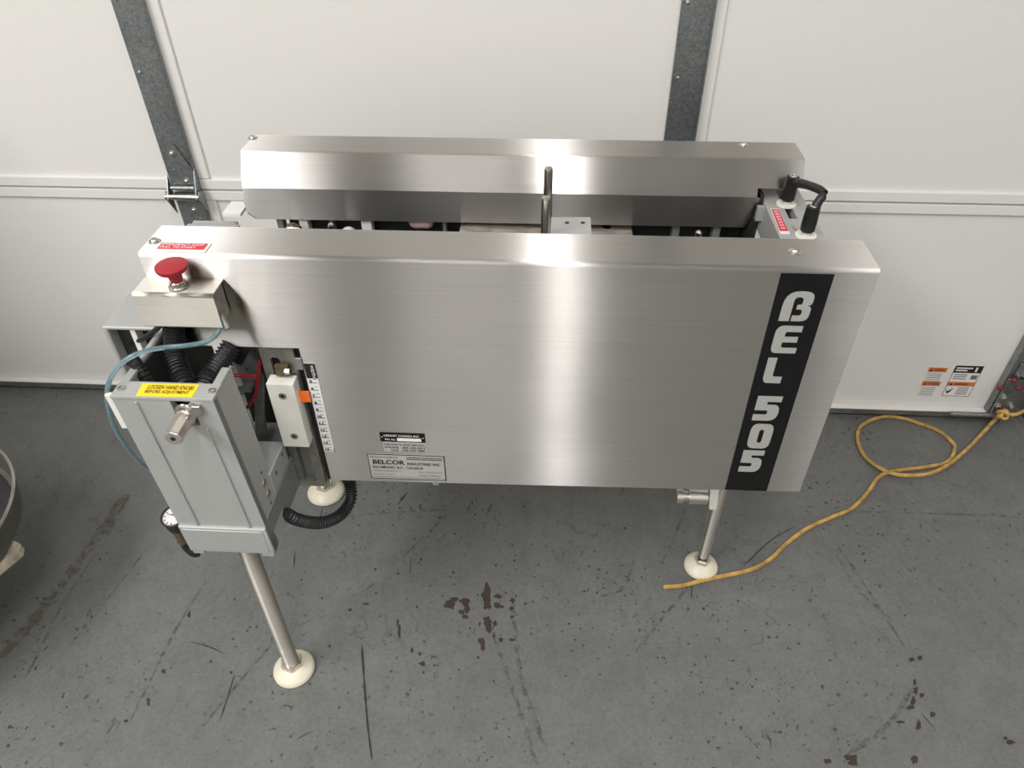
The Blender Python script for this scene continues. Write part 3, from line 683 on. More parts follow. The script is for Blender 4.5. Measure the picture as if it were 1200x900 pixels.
# column foot cover and the side ear
fcv = MB().box((cx0+0.000, cy-0.005, cz0), (cx1, cy+0.02, cz0+0.063), 0.002, 1)
fcv.box((cx0+0.006, cy-0.0065, cz0+0.006), (cx1-0.006, cy-0.004, cz0+0.058), 0.001, 1)
MBf = fcv.obj('column_foot_cover', GREY, col, move=shear)
MB().box((cx0+0.004, cy-0.004, cz0-0.006), (cx0+0.022, cy+0.02, cz0+0.001)).obj('foot_tab', GREY, col, smooth=False, move=shear)
MB().box((cx1-0.022, cy-0.004, cz0-0.006), (cx1-0.002, cy+0.02, cz0+0.001)).obj('foot_tab', GREY, col, smooth=False, move=shear)
MB().box((cx0-0.013, cy+0.005, 0.690), (cx0-0.001, cy+0.012, ctop+0.002), 0.001, 1).obj('side_ear', WHITE, col, 'pale plate beside the column', move=shear)
for z, yq in ((0.545, 0.752), (0.520, 0.752)):
    MB().lathe((cx1+(0.757-z)*0.04, yq, z), (1, 0, 0), [(0.007, 0), (0.0065, 0.0015), (0.003, 0.002)], 14).obj('side_screw', DARKST, col)
for z, yq in ((0.565, 0.755), (0.500, 0.750)):
    MB().lathe((cx1+(0.757-z)*0.04-0.0005, yq, z), (1, 0, 0), [(0.0025, 0), (0.0025, 0.0008)], 10).obj('side_hole', BLACK, col)
# adjustment shaft, clamp bolt
sh = Vector((-0.492, 0, 0.727))
m = MB(); m.cyl(sh+Vector((0, cy+0.028, 0)), sh+Vector((0, cy-0.008, 0)), 0.0135, n=20)
t4 = [m.ring(sh+Vector((0, y, 0)), (0, -1, 0), r, 8, (1, 0, 1)) for y, r in ((cy-0.006, 0.0125), (cy-0.045, 0.0125), (cy-0.048, 0.0110))]
m.skin(t4)
sho = m.obj('adjusting_shaft', ROD, mach, 'bright square ended adjusting shaft')
MB().lathe(sh+Vector((0, cy-0.0481, 0)), (0, -1, 0), [(0.0035, 0), (0.0033, 0.0006)], 12).obj('shaft_centre_hole', BLACK, sho)
MB().lathe(Vector((-0.478, cy+0.004, 0.739)), (0.35, -1, 0.12), [(0.0125, 0), (0.0125, 0.004), (0.010, 0.0045), (0.010, 0.013), (0.0085, 0.0145)], 6).obj('clamp_bolt', BRIGHT, sho)
MB().tube([sh+Vector((0.013*math.cos(a), cy-0.001, 0.004+0.013*math.sin(a))) for a in [math.radians(x) for x in range(40, 220, 15)]], 0.0028, 8).obj('clamp_ring', BRIGHT, sho)
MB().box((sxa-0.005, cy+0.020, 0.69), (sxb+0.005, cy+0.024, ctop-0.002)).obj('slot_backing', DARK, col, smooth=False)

# front leg of the column, and the other legs
def leg(p, ztop, r=0.0150, padr=0.041, hexr=0.022, name='leg', thread=False):
    x, y = p
    L = MB()
    if thread:
        zs = 0.045; prof = []
        n = int((ztop-zs)/0.0022)
        for i in range(n+1): prof.append((r-(0.0007 if i % 2 else 0), zs-0.0+i*0.0022))
        L.lathe((x, y, 0), (0, 0, 1), prof, 18)
    else:
        prof = [(r, 0.03), (r, 0.095), (r-0.0006, 0.0955), (r, 0.096), (r, ztop-0.06)]+[(r-0.0006*(i % 2), ztop-0.06+i*0.004) for i in range(1, 12)]+[(r, ztop)]
        L.lathe((x, y, 0), (0, 0, 1), prof, 24)
    lo = L.obj(name, TURNED, mach, 'bright round steel leg')
    pad = MB().lathe((x, y, 0), (0, 0, 1), [(padr-0.004, 0.0006), (padr, 0.003), (padr, 0.008), (padr-0.004, 0.014), (padr-0.014, 0.021), (hexr, 0.025), (0.005, 0.026)], 40).obj('foot_pad', IVORY, lo, 'ivory plastic foot pad')
    MB().lathe((x, y, 0.025), (0, 0, 1), [(hexr-0.001, 0), (hexr, 0.001), (hexr, 0.011), (hexr-0.0015, 0.0125), (r+0.002, 0.0125), (r+0.001, 0.014)], 6).obj('lock_nut', BRIGHT, lo)
    return lo
leg((-0.497, 0.733), cz0+0.01)
leg((0.361, 1.028), 0.62, r=0.0125, padr=0.038, hexr=0.018, thread=True)
leg((-0.552, 1.206), 0.47, r=0.0150, padr=0.046)
leg((0.340, 1.345), 0.62, r=0.0125, padr=0.041, hexr=0.018, thread=True)
# bottom side beam running back from the column foot
bmx = -0.437
m = MB().box((-0.562, cy+0.012, 0.426), (bmx, 0.858, 0.497), 0.002, 1)
m.box((-0.545, 0.858, 0.43), (bmx-0.02, 1.23, 0.492), 0.002, 1)
MB_beam = m.obj('base_beam', GREYD, mach, 'grey lower beam behind the column')
MB().box((-0.562, cy+0.06, 0.4985), (bmx, 0.845, 0.545), 0.002, 1).obj('beam_riser', GREY, MB_beam)
for yq, z in ((0.79, 0.527), (0.826, 0.533)):
    MB().lathe((bmx-0.0005, yq, z), (1, 0, 0), [(0.0032, 0), (0.0032, 0.0008)], 10).obj('beam_hole', BLACK, MB_beam)
# upper left cross beam: inverted channel with open end
zx = 0.757
m = MB()
m.box((-0.680, 0.865, zx-0.006), (-0.580, 1.195, zx), 0.0015, 1)
m.box((-0.680, 0.865, 0.655), (-0.673, 1.195, zx-0.004), 0.0015, 1)
m.box((-0.587, 0.865, 0.655), (-0.580, 1.195, zx-0.004), 0.0015, 1)
ucb = m.obj('cross_beam', GREY, mach, 'grey channel shaped cross beam at the left end')
MB().box((-0.673, 0.885, 0.655), (-0.587, 0.890, zx-0.006)).obj('channel_shade_sheet', DARK, ucb, smooth=False)  # dark sheet added so the open channel end reads as shaded
MB().box((-0.640, 0.868, 0.68), (-0.632, 0.884, zx-0.006)).obj('channel_rib', WHITE, ucb, smooth=False)
MB().prism([(-0.672, 1.195, zx), (-0.588, 1.195, zx), (-0.588, 1.206, zx), (-0.672, 1.206, zx)], (0, 0, -0.005)).obj('beam_end_lip', GREY, ucb, smooth=False)
# side plate joining the column to the machine bed
MB().box((-0.592, cy+0.066, 0.58), (-0.582, 0.90, 0.756), 0.002, 1).obj('side_plate', GREY, mach, 'grey side plate behind the column')
MB().box((-0.5815, cy+0.066, 0.58), (-0.579, 0.97, 0.750)).obj('shaded_side_face', DARK, mach, smooth=False)  # shadow on the side plate's inner face, put in as dark colour
MB().box((-0.553, 0.822, 0.690), (-0.543, 0.829, 0.700)).obj('inner_clip', WHITE, mach, smooth=False)

# slotted bracket, slide block, pointer
def slot_plate():
    x0, x1, z0, z1 = -0.442, -0.389, 0.420, 0.800
    outer = [(x0, z0), (x1-0.006, z0), (x1, z0+0.010), (x1, z1), (x0, z1)]
    holes = [[(-0.426, 0.515, .006), (-0.414, 0.515, .006), (-0.414, 0.432, .004), (-0.401, 0.432, .005), (-0.401, 0.442, .004), (-0.408, 0.448, .004), (-0.408, 0.530, .004), (-0.426, 0.530, .004)],
             [(-0.428, 0.655, .007), (-0.413, 0.655, .007), (-0.413, 0.712, .007), (-0.428, 0.712, .007)]]
    holes[0] = [(-0.427, 0.540), (-0.405, 0.540), (-0.405, 0.432, .008), (-0.427, 0.432, .008)]
    cu = bpy.data.curves.new('g', 'CURVE'); cu.dimensions = '2D'; cu.fill_mode = 'BOTH'; cu.extrude = 0.004
    for l in [outer]+holes:
        l = rounded(l); sp = cu.splines.new('POLY'); sp.points.add(len(l)-1); sp.use_cyclic_u = True
        for q, (x, y) in zip(sp.points, l): q.co = (x, y, 0, 1)
    me = curve_mesh(cu)
    for v in me.vertices: v.co = Vector((v.co.x, 0.863-v.co.z, v.co.y))
    return link('slotted_bracket', me, DARKST, mach, 'dull steel bracket with slots', smooth=False)
sp_ = slot_plate()
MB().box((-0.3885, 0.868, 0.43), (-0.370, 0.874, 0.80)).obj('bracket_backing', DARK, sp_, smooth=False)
MB().box((-0.436, 0.874, 0.425), (-0.398, 0.90, 0.54)).obj('bracket_guide', GREYD, sp_, smooth=False)
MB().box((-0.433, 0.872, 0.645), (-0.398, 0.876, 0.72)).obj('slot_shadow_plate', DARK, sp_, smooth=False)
sbk = MB().box((-0.433, 0.832, 0.5455), (-0.390, 0.856, 0.681), 0.0015, 2).obj('slide_block', WHITE, mach, 'white plastic slide block with two black screws')
for px, py in ((331, 464), (345, 511)):
    p = at(px, py, y=0.832); so = MB().lathe(p, (0, -1, 0), [(0.0062, 0), (0.0058, 0.0012), (0.0032, 0.0013), (0.0030, 0.0002)], 16).obj('slide_screw', DARKST, sbk)
    MB().lathe(p+Vector((0, -0.0004, 0)), (0, -1, 0), [(0.0030, 0), (0.0028, 0.0005)], 6).obj('screw_socket', BLACK, sbk)
MB().box((-0.420, 0.846, 0.685), (-0.398, 0.856, 0.705), 0.002).obj('slide_lug', BRASS, sbk)
MB().lathe((-0.402, 0.845, 0.697), (1, 0, 0.1), [(0.005, 0), (0.005, 0.007), (0.004, 0.008)], 6).obj('slide_nut', BRIGHT, sbk)
p = at(354, 463.5, y=YF-0.004)
MB().box((-0.393, 0.844, 0.6355), (-0.3735, 0.846, 0.6575)).obj('pointer', ORANGE, mach, 'orange pointer beside the width scale', smooth=False)
MB().box((-0.3835, YF-0.004, 0.699), (-0.3735, YF-0.001, 0.722), 0.001, 1).obj('scale_clip', GREYD, mach)
# plates seen through the cut-out
q = [at(px, py, y=0.90) for px, py in ((282, 395), (305, 395), (304, 452), (290, 457), (279, 457), (272, 432))]
ip = MB().prism(q, (0, 0.005, 0)).obj('inner_plate', GREYD, mach, 'grey plate seen through the cut-out', smooth=False)
for px, py in ((298, 411), (290, 432)):
    MB().lathe(at(px, py, y=0.8995), (0, -1, 0), [(0.0018, 0), (0.0017, 0.0005)], 8).obj('plate_hole', BLACK, ip)
MB().prism([at(px, py, y=0.885) for px, py in ((279, 456), (295, 456), (294, 460), (280, 460))], (0, 0.03, 0)).obj('plate_lip', GREYD, ip, smooth=False)
MB().prism([at(px, py, y=0.875) for px, py in ((302, 428), (310, 444), (310, 492), (318, 552), (300, 520), (298, 470))], (0, 0.006, 0)).obj('inner_post', DARKST, mach, 'stained steel post behind the slide block', smooth=False)
MB().prism([at(px, py, y=0.880) for px, py in ((270, 431), (275, 430), (284, 452), (278, 453))], (0, 0.004, 0)).obj('inner_tab', WHITE, mach, smooth=False)
wires = []
for pts in ([(303, 423), (300, 455), (296, 468), (289, 476)], [(305, 424), (302, 455), (298, 469), (291, 478)], [(274, 438.5), (290, 439), (301, 441)], [(274, 441), (290, 442), (300, 443.5)]):
    MB().tube(smooth_path([at(x, y, y=0.862) for x, y in pts], 8), 0.0012, 8).obj('red_wire', REDW, mach)
MB().box(at(287, 474, y=0.862)-Vector((0, 0, 0.004)), at(300, 479, y=0.866)+Vector((0, 0, 0.002)), 0.001, 1).obj('wire_plug', BLACK, mach)

# corrugated hoses, cable, air tube
def corrugated(name, pts, r, parent, pitch=0.0060, label=None, mat=RUBBER, n=14):
    P = resample(smooth_path(pts, 14), pitch/4)
    return MB().tube(P, lambda i: r*(1.0 if i % 4 in (0, 1) else 0.80), n).obj(name, mat, parent, label, angle=25)
def px3(px, py, y): return at(px, py, y=y)
corrugated('corrugated_hose', [px3(203, 372, 0.835), px3(204, 395, 0.83), px3(206, 418, 0.82), px3(212, 438, 0.80), px3(222, 460, 0.775), px3(240, 500, 0.765)], 0.0155, mach, label='black corrugated hose entering the column')
corrugated('corrugated_hose', [px3(272, 405, 0.85), px3(262, 420, 0.835), px3(250, 437, 0.815), px3(240, 455, 0.79), px3(236, 490, 0.77)], 0.0165, mach, label='black corrugated hose slanting from a square connector')
MB().box(Vector(px3(280, 412, 0.862))-Vector((0.018, 0.012, 0.014)), Vector(px3(280, 412, 0.862))+Vector((0.018, 0.012, 0.030)), 0.003, 2, rot=Matrix.Rotation(0.6, 3, 'Y')).obj('hose_connector', BLACK, mach, 'black square hose connector')
corrugated('corrugated_hose', [px3(162, 430, 0.775), px3(168, 440, 0.77), px3(174, 455, 0.765), px3(178, 480, 0.76)], 0.0095, mach, label='thin corrugated hose at the column corner')
MB().tube(smooth_path([px3(152, 419, 0.78), px3(158, 424, 0.777), px3(163, 432, 0.775)], 6), lambda i: 0.009+0.002*(i < 5), 12).obj('hose_elbow', BLACK, mach)
MB().tube(smooth_path([px3(190, 378, 0.83), px3(182, 387, 0.84), px3(172, 394, 0.855), px3(158, 401, 0.88), px3(150, 404, 0.90)], 10), 0.0042, 10).obj('control_cable', BLACK, mach, 'black cable running into the cross beam')
corrugated('corrugated_hose', [px3(322, 599, 0.77)+Vector((-0.02, 0, 0)), at(334, 602, x=bmx), at(346, 608, y=0.785), at(362, 612, y=0.80), at(380, 612, y=0.82), at(398, 604, y=0.85), at(410, 588, y=0.88), at(411, 570, y=0.90), at(404, 553, y=0.905), at(396, 540, y=0.905)], 0.0115, mach, label='black corrugated hose looping under the front cover')
MB().tube(smooth_path([px3(259, 380, by+0.01), px3(254, 392, 0.80), px3(240, 401, 0.785), px3(218, 405, 0.775), px3(195, 407, 0.765), px3(172, 411, 0.755), px3(152, 419, 0.745), px3(137, 432, 0.735), px3(127, 450, 0.725), px3(126, 470, 0.72), px3(131, 492, 0.725), px3(141, 513, 0.735), px3(156, 534, 0.75), px3(172, 548, 0.765), px3(186, 556, 0.775)], 10), 0.0034, 10).obj('air_tube', TUBE, mach, 'translucent blue air tube looping down the left side')

# pressure gauge low on the left of the column
gc = at(205, 604, z=0.45); gax = Vector((-0.06, -0.10, 1.0)).normalized()
g = MB().lathe(gc-gax*0.024, gax, [(0.017, 0), (0.0215, 0.002), (0.0225, 0.018), (0.0235, 0.022), (0.0235, 0.026), (0.021, 0.027), (0.0205, 0.0235)], 32).obj('pressure_gauge', BLACK, mach, 'round black pressure gauge with a white dial')
MB().lathe(gc-gax*0.0005, gax, [(0.0205, 0), (0.0204, 0.0004)], 32).obj('gauge_dial', PAPER, g)
gu = gax.orthogonal().normalized(); gv = gax.cross(gu)
for i in range(11):
    a = math.radians(-45+27*i); d = gu*math.cos(a)+gv*math.sin(a); s = gax.cross(d)*0.0006
    MB().prism([gc+d*0.0150-s, gc+d*0.0150+s, gc+d*0.0185+s, gc+d*0.0185-s], gax*0.0006).obj('gauge_mark', INK, g, smooth=False)
d = (gu*math.cos(2.2)+gv*math.sin(2.2)); s = gax.cross(d)*0.0012
MB().prism([gc-d*0.004-s, gc-d*0.004+s, gc+d*0.0155], gax*0.0012).obj('gauge_needle', INK, g, smooth=False)
st0 = gc-gax*0.022+Vector((-0.008, -0.006, 0.0))
MB().cyl(st0, st0+Vector((0.004, 0.0, -0.040)), 0.0085, n=14).obj('gauge_stem', BRASS, g, 'brass stem')
MB().cyl(st0+Vector((0.004, 0, -0.036)), st0+Vector((0.004, 0, -0.042)), 0.0105, n=6).obj('stem_nut', BRASS, g)
MB().tube(smooth_path([st0+Vector((0.004, 0, -0.042)), st0+Vector((0.007, -0.002, -0.056)), st0+Vector((0.016, -0.004, -0.068)), st0+Vector((0.022, 0.0, -0.072))], 6), 0.0080, 12).obj('stem_elbow', BLACK, g)

# right end: cross beam with slots, label, two clamp levers
rz = 0.83
m = MB()
m.box((0.359, 0.94, rz-0.020), (0.389, 1.235, rz), 0.0015, 1); m.box((0.402, 0.94, rz-0.020), (0.430, 1.235, rz), 0.0015, 1)
for y0, y1 in ((0.94, 1.035), (1.087, 1.118), (1.225, 1.235)): m.box((0.387, y0, rz-0.018), (0.404, y1, rz-0.0002))
m.box((0.359, 0.94, rz-0.055), (0.362, 1.235, rz-0.018)); m.box((0.427, 0.94, rz-0.055), (0.430, 1.235, rz-0.018))
rb = m.obj('end_beam', GREY, mach, 'grey slotted cross beam at the right end', smooth=False)
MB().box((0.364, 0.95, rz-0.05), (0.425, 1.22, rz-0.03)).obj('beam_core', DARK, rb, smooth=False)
c = [at(903, 244.5, z=rz+0.0005), at(912.5, 245, z=rz+0.0005), at(926, 274.5, z=rz+0.0005), at(914.5, 274.5, z=rz+0.0005)]
elb = MB().prism(c, (0, 0, 0.0006)).obj('beam_label', PAPER, mach, 'small red label on the right cross beam', smooth=False)
cc = sum(c, Vector())/4
c2 = [cc+(p-cc)*0.86+Vector((0, 0.003, 0.0006)) for p in c]
eo = MB().prism(c2, (0, 0, 0.0006)).obj('label_field', REDL, elb, smooth=False)
for k in (0.35, 0.65):
    a0 = c2[0].lerp(c2[1], k); a1 = c2[3].lerp(c2[2], k)
    for i in range(7):
        p0_, p1_ = a0.lerp(a1, 0.06+i*0.13), a0.lerp(a1, 0.14+i*0.13)
        MB().prism([p0_+Vector((-0.0016, 0, .0007)), p0_+Vector((0.0016, 0, .0007)), p1_+Vector((0.0016, 0, .0007)), p1_+Vector((-0.0016, 0, .0007))], (0, 0, 0.0003)).obj('label_print', PINK, elb, smooth=False)
def lever(base, tip, hub_h, lab):
    base = Vector(base)
    h = MB().lathe(base+Vector((0, 0, 0.008)), (0, 0, 1), [(0.0085, 0), (0.0110, 0.003), (0.0115, 0.018), (0.0105, hub_h-0.002), (0.007, hub_h)], 20)
    p0 = base+Vector((0, 0, hub_h-0.004)); tip = Vector(tip)
    pts = smooth_path([p0, p0.lerp(tip, 0.35)+Vector((0, 0, 0.004)), p0.lerp(tip, 0.8)+Vector((0, 0, 0.004)), tip], 6)
    h.tube(pts, lambda i: 0.0080-0.0012*min(1, i/9), 12)
    o = h.obj('clamp_lever', BLACK, mach, lab)
    MB().lathe(base+Vector((0, 0, hub_h+0.0075)), (0, 0, 1), [(0.0068, 0), (0.0060, 0.001), (0.0035, 0.0012), (0.003, 0.0002)], 14).obj('lever_screw', BRIGHT, o)
    MB().lathe(base, (0, 0, 1), [(0.0065, 0), (0.0065, 0.010)], 14).obj('lever_stud', ROD, o)
    MB().lathe(base+Vector((0, 0, 0.0003)), (0, 0, 1), [(0.0165, 0), (0.0165, 0.0025), (0.0155, 0.003)], 24).obj('lever_washer', WHITE, o, 'white plastic washer')
    return o
tipA = at(966, 227, z=0.885)
lever((0.394, 1.168, rz), tipA, 0.044, 'black clamp lever nearer the rear cover')
lever((0.400, 1.060, rz), at(964, 231, z=0.892), 0.044, 'black clamp lever nearer the front cover')
MB().cyl((0.394, 1.085, rz-0.012), (0.394, 1.085, rz+0.002), 0.009, n=16).obj('slot_nut', BRIGHT, rb)

# guide rods and drilled plate between the covers
for px, py, y in ((643, 195, 1.045), (640, 230, 0.975)):
    p = at(px, py, y=y)
    MB().lathe((p.x, y, 0.72), (0, 0, 1), [(0.0068, 0), (0.0068, p.z-0.72-0.005), (0.0058, p.z-0.72-0.0015), (0.003, p.z-0.72), (0, p.z-0.72+0.0003)], 20).obj('guide_rod', BRIGHT, mach, 'upright polished guide rod')
pz = 0.868
q = [at(644.5, 280, z=pz), at(693.5, 280, z=pz), at(692, 254.5, z=pz), at(646, 254.5, z=pz)]
dp = MB().prism(q, (0, 0, -0.004)).obj('drilled_plate', GREY, mach, 'small grey plate with two holes', smooth=False)
for px, py in ((664.5, 261), (683, 261)):
    MB().lathe(at(px, py, z=pz+0.0002), (0, 0, 1), [(0.0035, 0), (0.0034, 0.0004)], 14).obj('plate_hole', BLACK, dp)

# tape bed between the covers, seen through the gap
MB().box((-0.520, 0.955, 0.690), (0.36, 1.27, 0.700)).obj('bed_shade_sheet', DARK, mach, 'dark sheet added as shade between the two covers', smooth=False)  # dark sheet added for the shade under the covers
MB().box((-0.512, 1.262, 0.70), (0.36, 1.268, 0.86)).obj('rear_shade_sheet', DARK, mach, smooth=False)  # upright dark sheet, shade behind the rear guard
MB().box((-0.53, 0.936, 0.50), (0.36, 0.940, 0.83)).obj('front_shade_sheet', DARK, mach, smooth=False)  # upright dark sheet, shade behind the front cover
def inner(name, px0, px1, y, z0, z1, th, mat, lab=None):
    a = at(px0, 268, y=y).x; b = at(px1, 268, y=y).x
    return MB().box((a, y, z0), (b, y+th, z1), 0.001, 1).obj(name, mat, mach, lab)
inner('bed_rail', 326, 333, 1.232, 0.70, 0.80, 0.02, GREYD); inner('bed_rail', 352, 362, 1.228, 0.70, 0.80, 0.02, WHITE); inner('bed_rail', 387, 392, 1.235, 0.70, 0.80, 0.02, GREYD)
inner('bed_rail', 424, 436, 1.228, 0.70, 0.80, 0.02, WHITE); inner('bed_rail', 519, 523, 1.232, 0.70, 0.80, 0.02, GREYD); inner('bed_rail', 788, 797, 1.232, 0.70, 0.80, 0.02, GREYD); inner('bed_rail', 836, 845, 1.228, 0.70, 0.80, 0.02, GREYD)
p = at(408, 268, y=1.20)
MB().lathe((p.x, 1.20, p.z-0.012), (0.1, -1, 0.3), [(0.015, 0), (0.015, 0.012)], 24).obj('guide_wheel', WHITE, mach, 'white guide wheel')
p = at(346, 266, y=1.20)
MB().lathe((p.x, 1.20, p.z-0.006), (1, 0, 0.2), [(0.003, -0.014), (0.014, -0.012), (0.014, 0.0), (0.006, 0.010)], 20).obj('knurled_knob', BRIGHT, mach, 'knurled metal knob')
p = at(388, 265, y=1.07)
MB().lathe(p, (0, -0.3, 1), [(0.006, -0.02), (0.006, 0.0), (0.004, 0.004), (0, 0.005)], 12).obj('bed_bolt', BRIGHT, mach)
p = at(494, 259, y=1.245)
MB().lathe((p.x-0.024, 1.245, p.z+0.001), (1, 0, 0), [(0.006, 0), (0.012, 0.004), (0.015, 0.011), (0.015, 0.037), (0.012, 0.044), (0.006, 0.048)], 28).obj('pressure_roller', PINK, mach, 'pink rubber roller')
a = at(527, 268, y=1.10).x; b = at(637, 268, y=1.10).x; e = at(752, 268, y=1.10).x
MB().box((a, 1.185, 0.70), (b+0.08, 1.255, 0.745), 0.002, 1).obj('tape_plate', DIRTY, mach, 'scuffed pale tape plate')
MB().box((b+0.085, 1.185, 0.70), (e, 1.255, 0.745), 0.002, 1).obj('tape_plate', DIRTY, mach, 'scuffed pale tape plate')
pp = at(711, 266, z=0.745); MB().lathe((pp.x, pp.y, 0.745), (0, 0, 1), [(0.008, 0), (0.008, 0.0006)], 12).obj('tape_slot', BLACK, mach)
p = at(819, 272, y=1.05); MB().lathe(p, (0, 0, 1), [(0.005, -0.03), (0.005, 0), (0, 0.004)], 12).obj('bed_bolt', BRIGHT, mach)
MB().box((-0.606, 1.19, 0.775), (-0.572, 1.24, 0.781)).obj("rear_tab", DOORRAIL, mach, smooth=False)
p = at(884, 240, y=1.17)
MB().box((0.348, 1.165, 0.80), (0.360, 1.175, 0.825)).obj('notch_bracket', GREY, mach, smooth=False)
MB().box((0.352, 1.18, 0.70), (0.358, 1.26, 0.84)).obj('notch_side', DARK, mach, smooth=False)

# below the right of the front cover: white tie plate and cross pin; small tab under the maker plate
p0_ = at(792, 581, y=1.00); p1_ = at(834, 583, y=1.00)
m = MB(); n = Vector((1, 0, 0))
m.lathe((p0_.x, 1.0, p0_.z+0.001), (1, 0, 0), [(0.0145, 0), (0.0155, 0.001), (0.0155, 0.013), (0.011, 0.0135), (0.011, 0.024), (0.0155, 0.0245), (0.0155, 0.062)], 22)
cp = m.obj('cross_pin', ROD, mach, 'bright grooved cross pin')
MB().prism([at(833.5, 560, y=0.985), at(845, 560, y=0.985), at(839.5, 597.5, y=0.985), at(831, 597, y=0.985)], (0, 0.004, 0)).obj('tie_plate', WHITE, mach, 'pale tie plate beside the leg', smooth=False)
MB().box((-0.1995, 0.868, 0.425), (-0.1885, 0.871, 0.47)).obj('lower_tab', GREY, mach, 'small tab below the maker plate', smooth=False)
MB().lathe((-0.194, 0.868, 0.432), (0, -1, 0), [(0.0015, 0), (0.0014, 0.0004)], 8).obj('tab_hole', BLACK, mach)
MB().box((0.325, 0.99, 0.60), (0.385, 1.37, 0.64), 0.002, 1).obj('leg_bracket', GREYD, mach)

# ------------------------------------------------------------------ yellow rope
zz = [(1206, 479), (1196, 482), (1180, 484)]
pix = [(778, 688), (800, 686), (824, 680), (843, 676), (880, 667.5), (903, 655), (922, 637), (945, 620), (975, 606), (998, 596), (1017, 577), (1028, 561), (1044, 553), (1088, 547), (1111, 541), (1119, 526), (1115, 517), (1100, 505), (1077, 496), (1051, 489), (1028, 490), (1009, 500), (1005, 515), (1013, 534), (1032, 549), (1054, 556.5), (1081, 556.5), (1100, 551), (1119, 539), (1138, 522), (1153, 506), (1165, 493)]
rp = []
for i, (px, py) in enumerate(pix):
    zr = 0.0052
    if 24 <= i <= 28: zr = 0.0135 if i in (25, 26, 27) else 0.009
    if i == 30: zr = 0.012
    if i == 31: zr = 0.024
    rp.append(at(px, py, z=zr))
kn = at(1175, 485, y=DY-0.05)
rp += [kn+Vector((-0.012, -0.004, -0.006)), kn, at(1188, 486, y=DY-0.05), at(1199, 482, y=DY-0.05), at(1212, 478, y=DY-0.05), at(1235, 480, y=DY-0.05)]
cen = resample(smooth_path(rp, 14), 0.0028)
m = MB()
def strand(cen, ph, off, r):
    P = []; ref = None
    for i, p in enumerate(cen):
        d = (cen[min(i+1, len(cen)-1)]-cen[max(i-1, 0)]).normalized()
        if ref is None: ref = d.orthogonal()
        ref = (ref-d*ref.dot(d)).normalized(); v = d.cross(ref)
        a = ph+i*0.0028/0.026*2*math.pi
        P.append(p+ref*(off*math.cos(a))+v*(off*math.sin(a)))
    m.tube(P, r, 7)
for k in range(3): strand(cen, k*2*math.pi/3, 0.0029, 0.0025)
kpts = []
for i in range(60):
    a = i/60*4*math.pi*1.0
    kpts.append(kn+Vector((0.010*math.cos(a)*(1+0.3*math.cos(1.5*a)), 0.008*math.sin(1.5*a)-0.002, 0.010*math.sin(a)*(1+0.3*math.cos(1.5*a)))))
m.tube(kpts, 0.0042, 8)
ROPE = grain('twisted_yellow_rope', (188, 152, 84), 0.6, 0, 0.35, 45)
tag(m.obj('rope', ROPE, angle=60), 'thin twisted yellow rope looped on the floor and knotted to the door corner', 'rope')

# ------------------------------------------------------------------ steel drum and wheeled dolly at the left edge
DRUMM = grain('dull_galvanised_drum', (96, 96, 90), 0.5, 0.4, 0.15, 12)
dr = thing('steel_drum', 'open dull steel drum cut off by the left edge of the photo', 'drum', (-1.316, 0.804, 0.23))
dc = Vector((-1.316, 0.804, 0)); R1 = 0.275
m = MB()
prof = [(R1-0.012, 0.231), (R1-0.008, 0.236), (R1-0.005, 0.26), (R1-0.002, 0.290), (R1, 0.294)]
inn = [(R1-0.0035, 0.294), (R1-0.006, 0.285), (R1-0.009, 0.26), (R1-0.012, 0.240), (R1-0.03, 0.235)]
m.lathe(dc, (0, 0, 1), prof+inn, 64)
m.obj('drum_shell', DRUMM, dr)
MB().cyl((dc.x, dc.y, 0.2355), (dc.x, dc.y, 0.2375), R1-0.016, n=48).obj('drum_shade_disc', DARK, dr, 'dark disc for the shade inside the drum')  # dark disc painted in for the shadowed drum interior
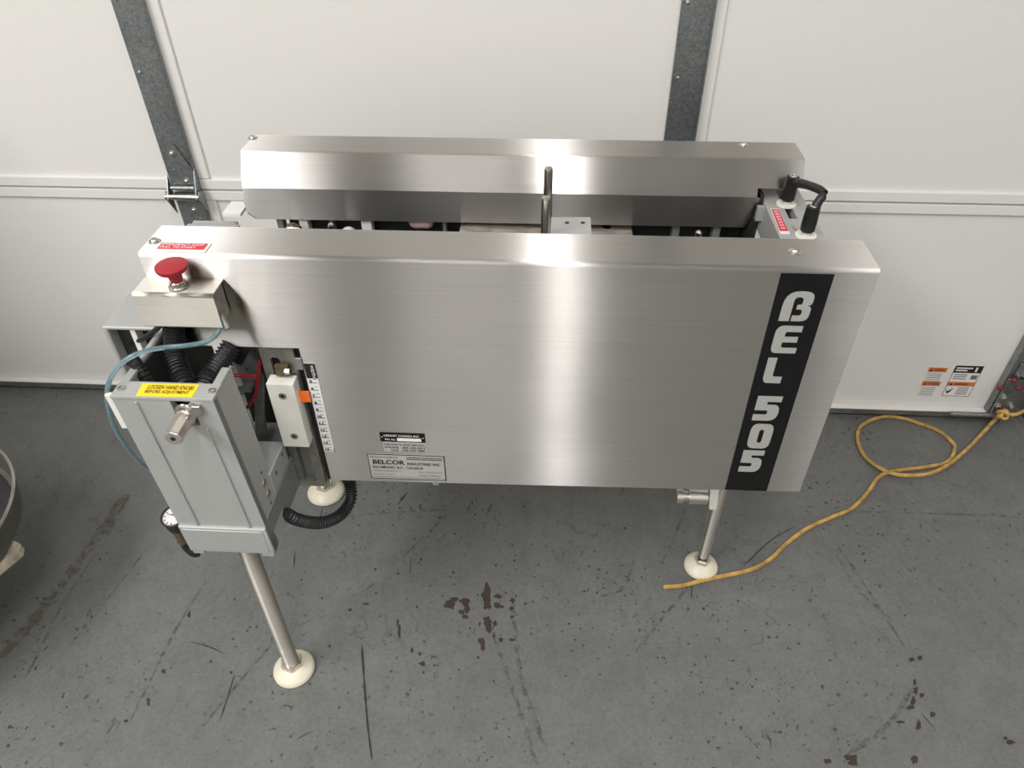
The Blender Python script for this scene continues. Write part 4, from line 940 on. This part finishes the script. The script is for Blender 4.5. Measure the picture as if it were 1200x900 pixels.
MB().lathe(dc, (0, 0, 1), [(R1-0.003, 0.291), (R1+0.002, 0.292), (R1+0.003, 0.296), (R1+0.001, 0.300), (R1-0.002, 0.299), (R1-0.003, 0.291)], 64, cap=False).obj('rolled_rim', BRIGHT, dr, 'bright rolled rim')
WOOD = grain('scuffed_grey_dolly_deck', (178, 170, 150), 0.6, 0.1, 0.5, 40)
dl = thing('wheeled_dolly', 'scuffed low dolly on casters beneath the steel drum', 'dolly', (-1.30, 0.80, 0))
k0 = at(29, 640, z=0.226); ka = at(0, 625, z=0.226); kb = at(0, 677, z=0.226)
e1 = (ka-k0).normalized(); e2 = Vector((-e1.y, e1.x, 0)) if (kb-k0).dot(Vector((-e1.y, e1.x, 0))) > 0 else Vector((e1.y, -e1.x, 0))
W1, W2 = 0.52, 0.44
k0 = k0-e2*0.0
MB().prism([k0+e1*0.012, k0+e2*0.012, k0+e2*W2, k0+e2*W2+e1*W1, k0+e1*W1], (0, 0, -0.018)).obj('deck', WOOD, dl, smooth=False)
for a, b in ((0.035, 0.03), (W1-0.05, 0.03), (0.035, W2-0.05), (W1-0.05, W2-0.05)):
    p = k0+e1*a+e2*b
    MB().lathe((p.x, p.y, 0.226), (0, 0, 1), [(0.008, -0.004), (0.008, 0.001), (0.005, 0.002)], 10).obj('deck_bolt', DARKST, dl)
    for t in (0.12,):
        q = k0+e1*(a+t*(1 if a < 0.2 else -1))+e2*(b+t*(1 if b < 0.2 else -1))
        fk = MB().box((q.x-0.03, q.y-0.03, 0.188), (q.x+0.03, q.y+0.03, 0.198)).box((q.x-0.022, q.y-0.022, 0.06), (q.x-0.018, q.y+0.022, 0.19)).box((q.x+0.018, q.y-0.022, 0.06), (q.x+0.022, q.y+0.022, 0.19)).obj('caster_fork', DARKST, dl, smooth=False)
        MB().lathe((q.x-0.016, q.y, 0.070), (1, 0, 0), [(0.064, 0), (0.070, 0.005), (0.070, 0.027), (0.064, 0.032)], 24).obj('caster_wheel', BLACK, dl)
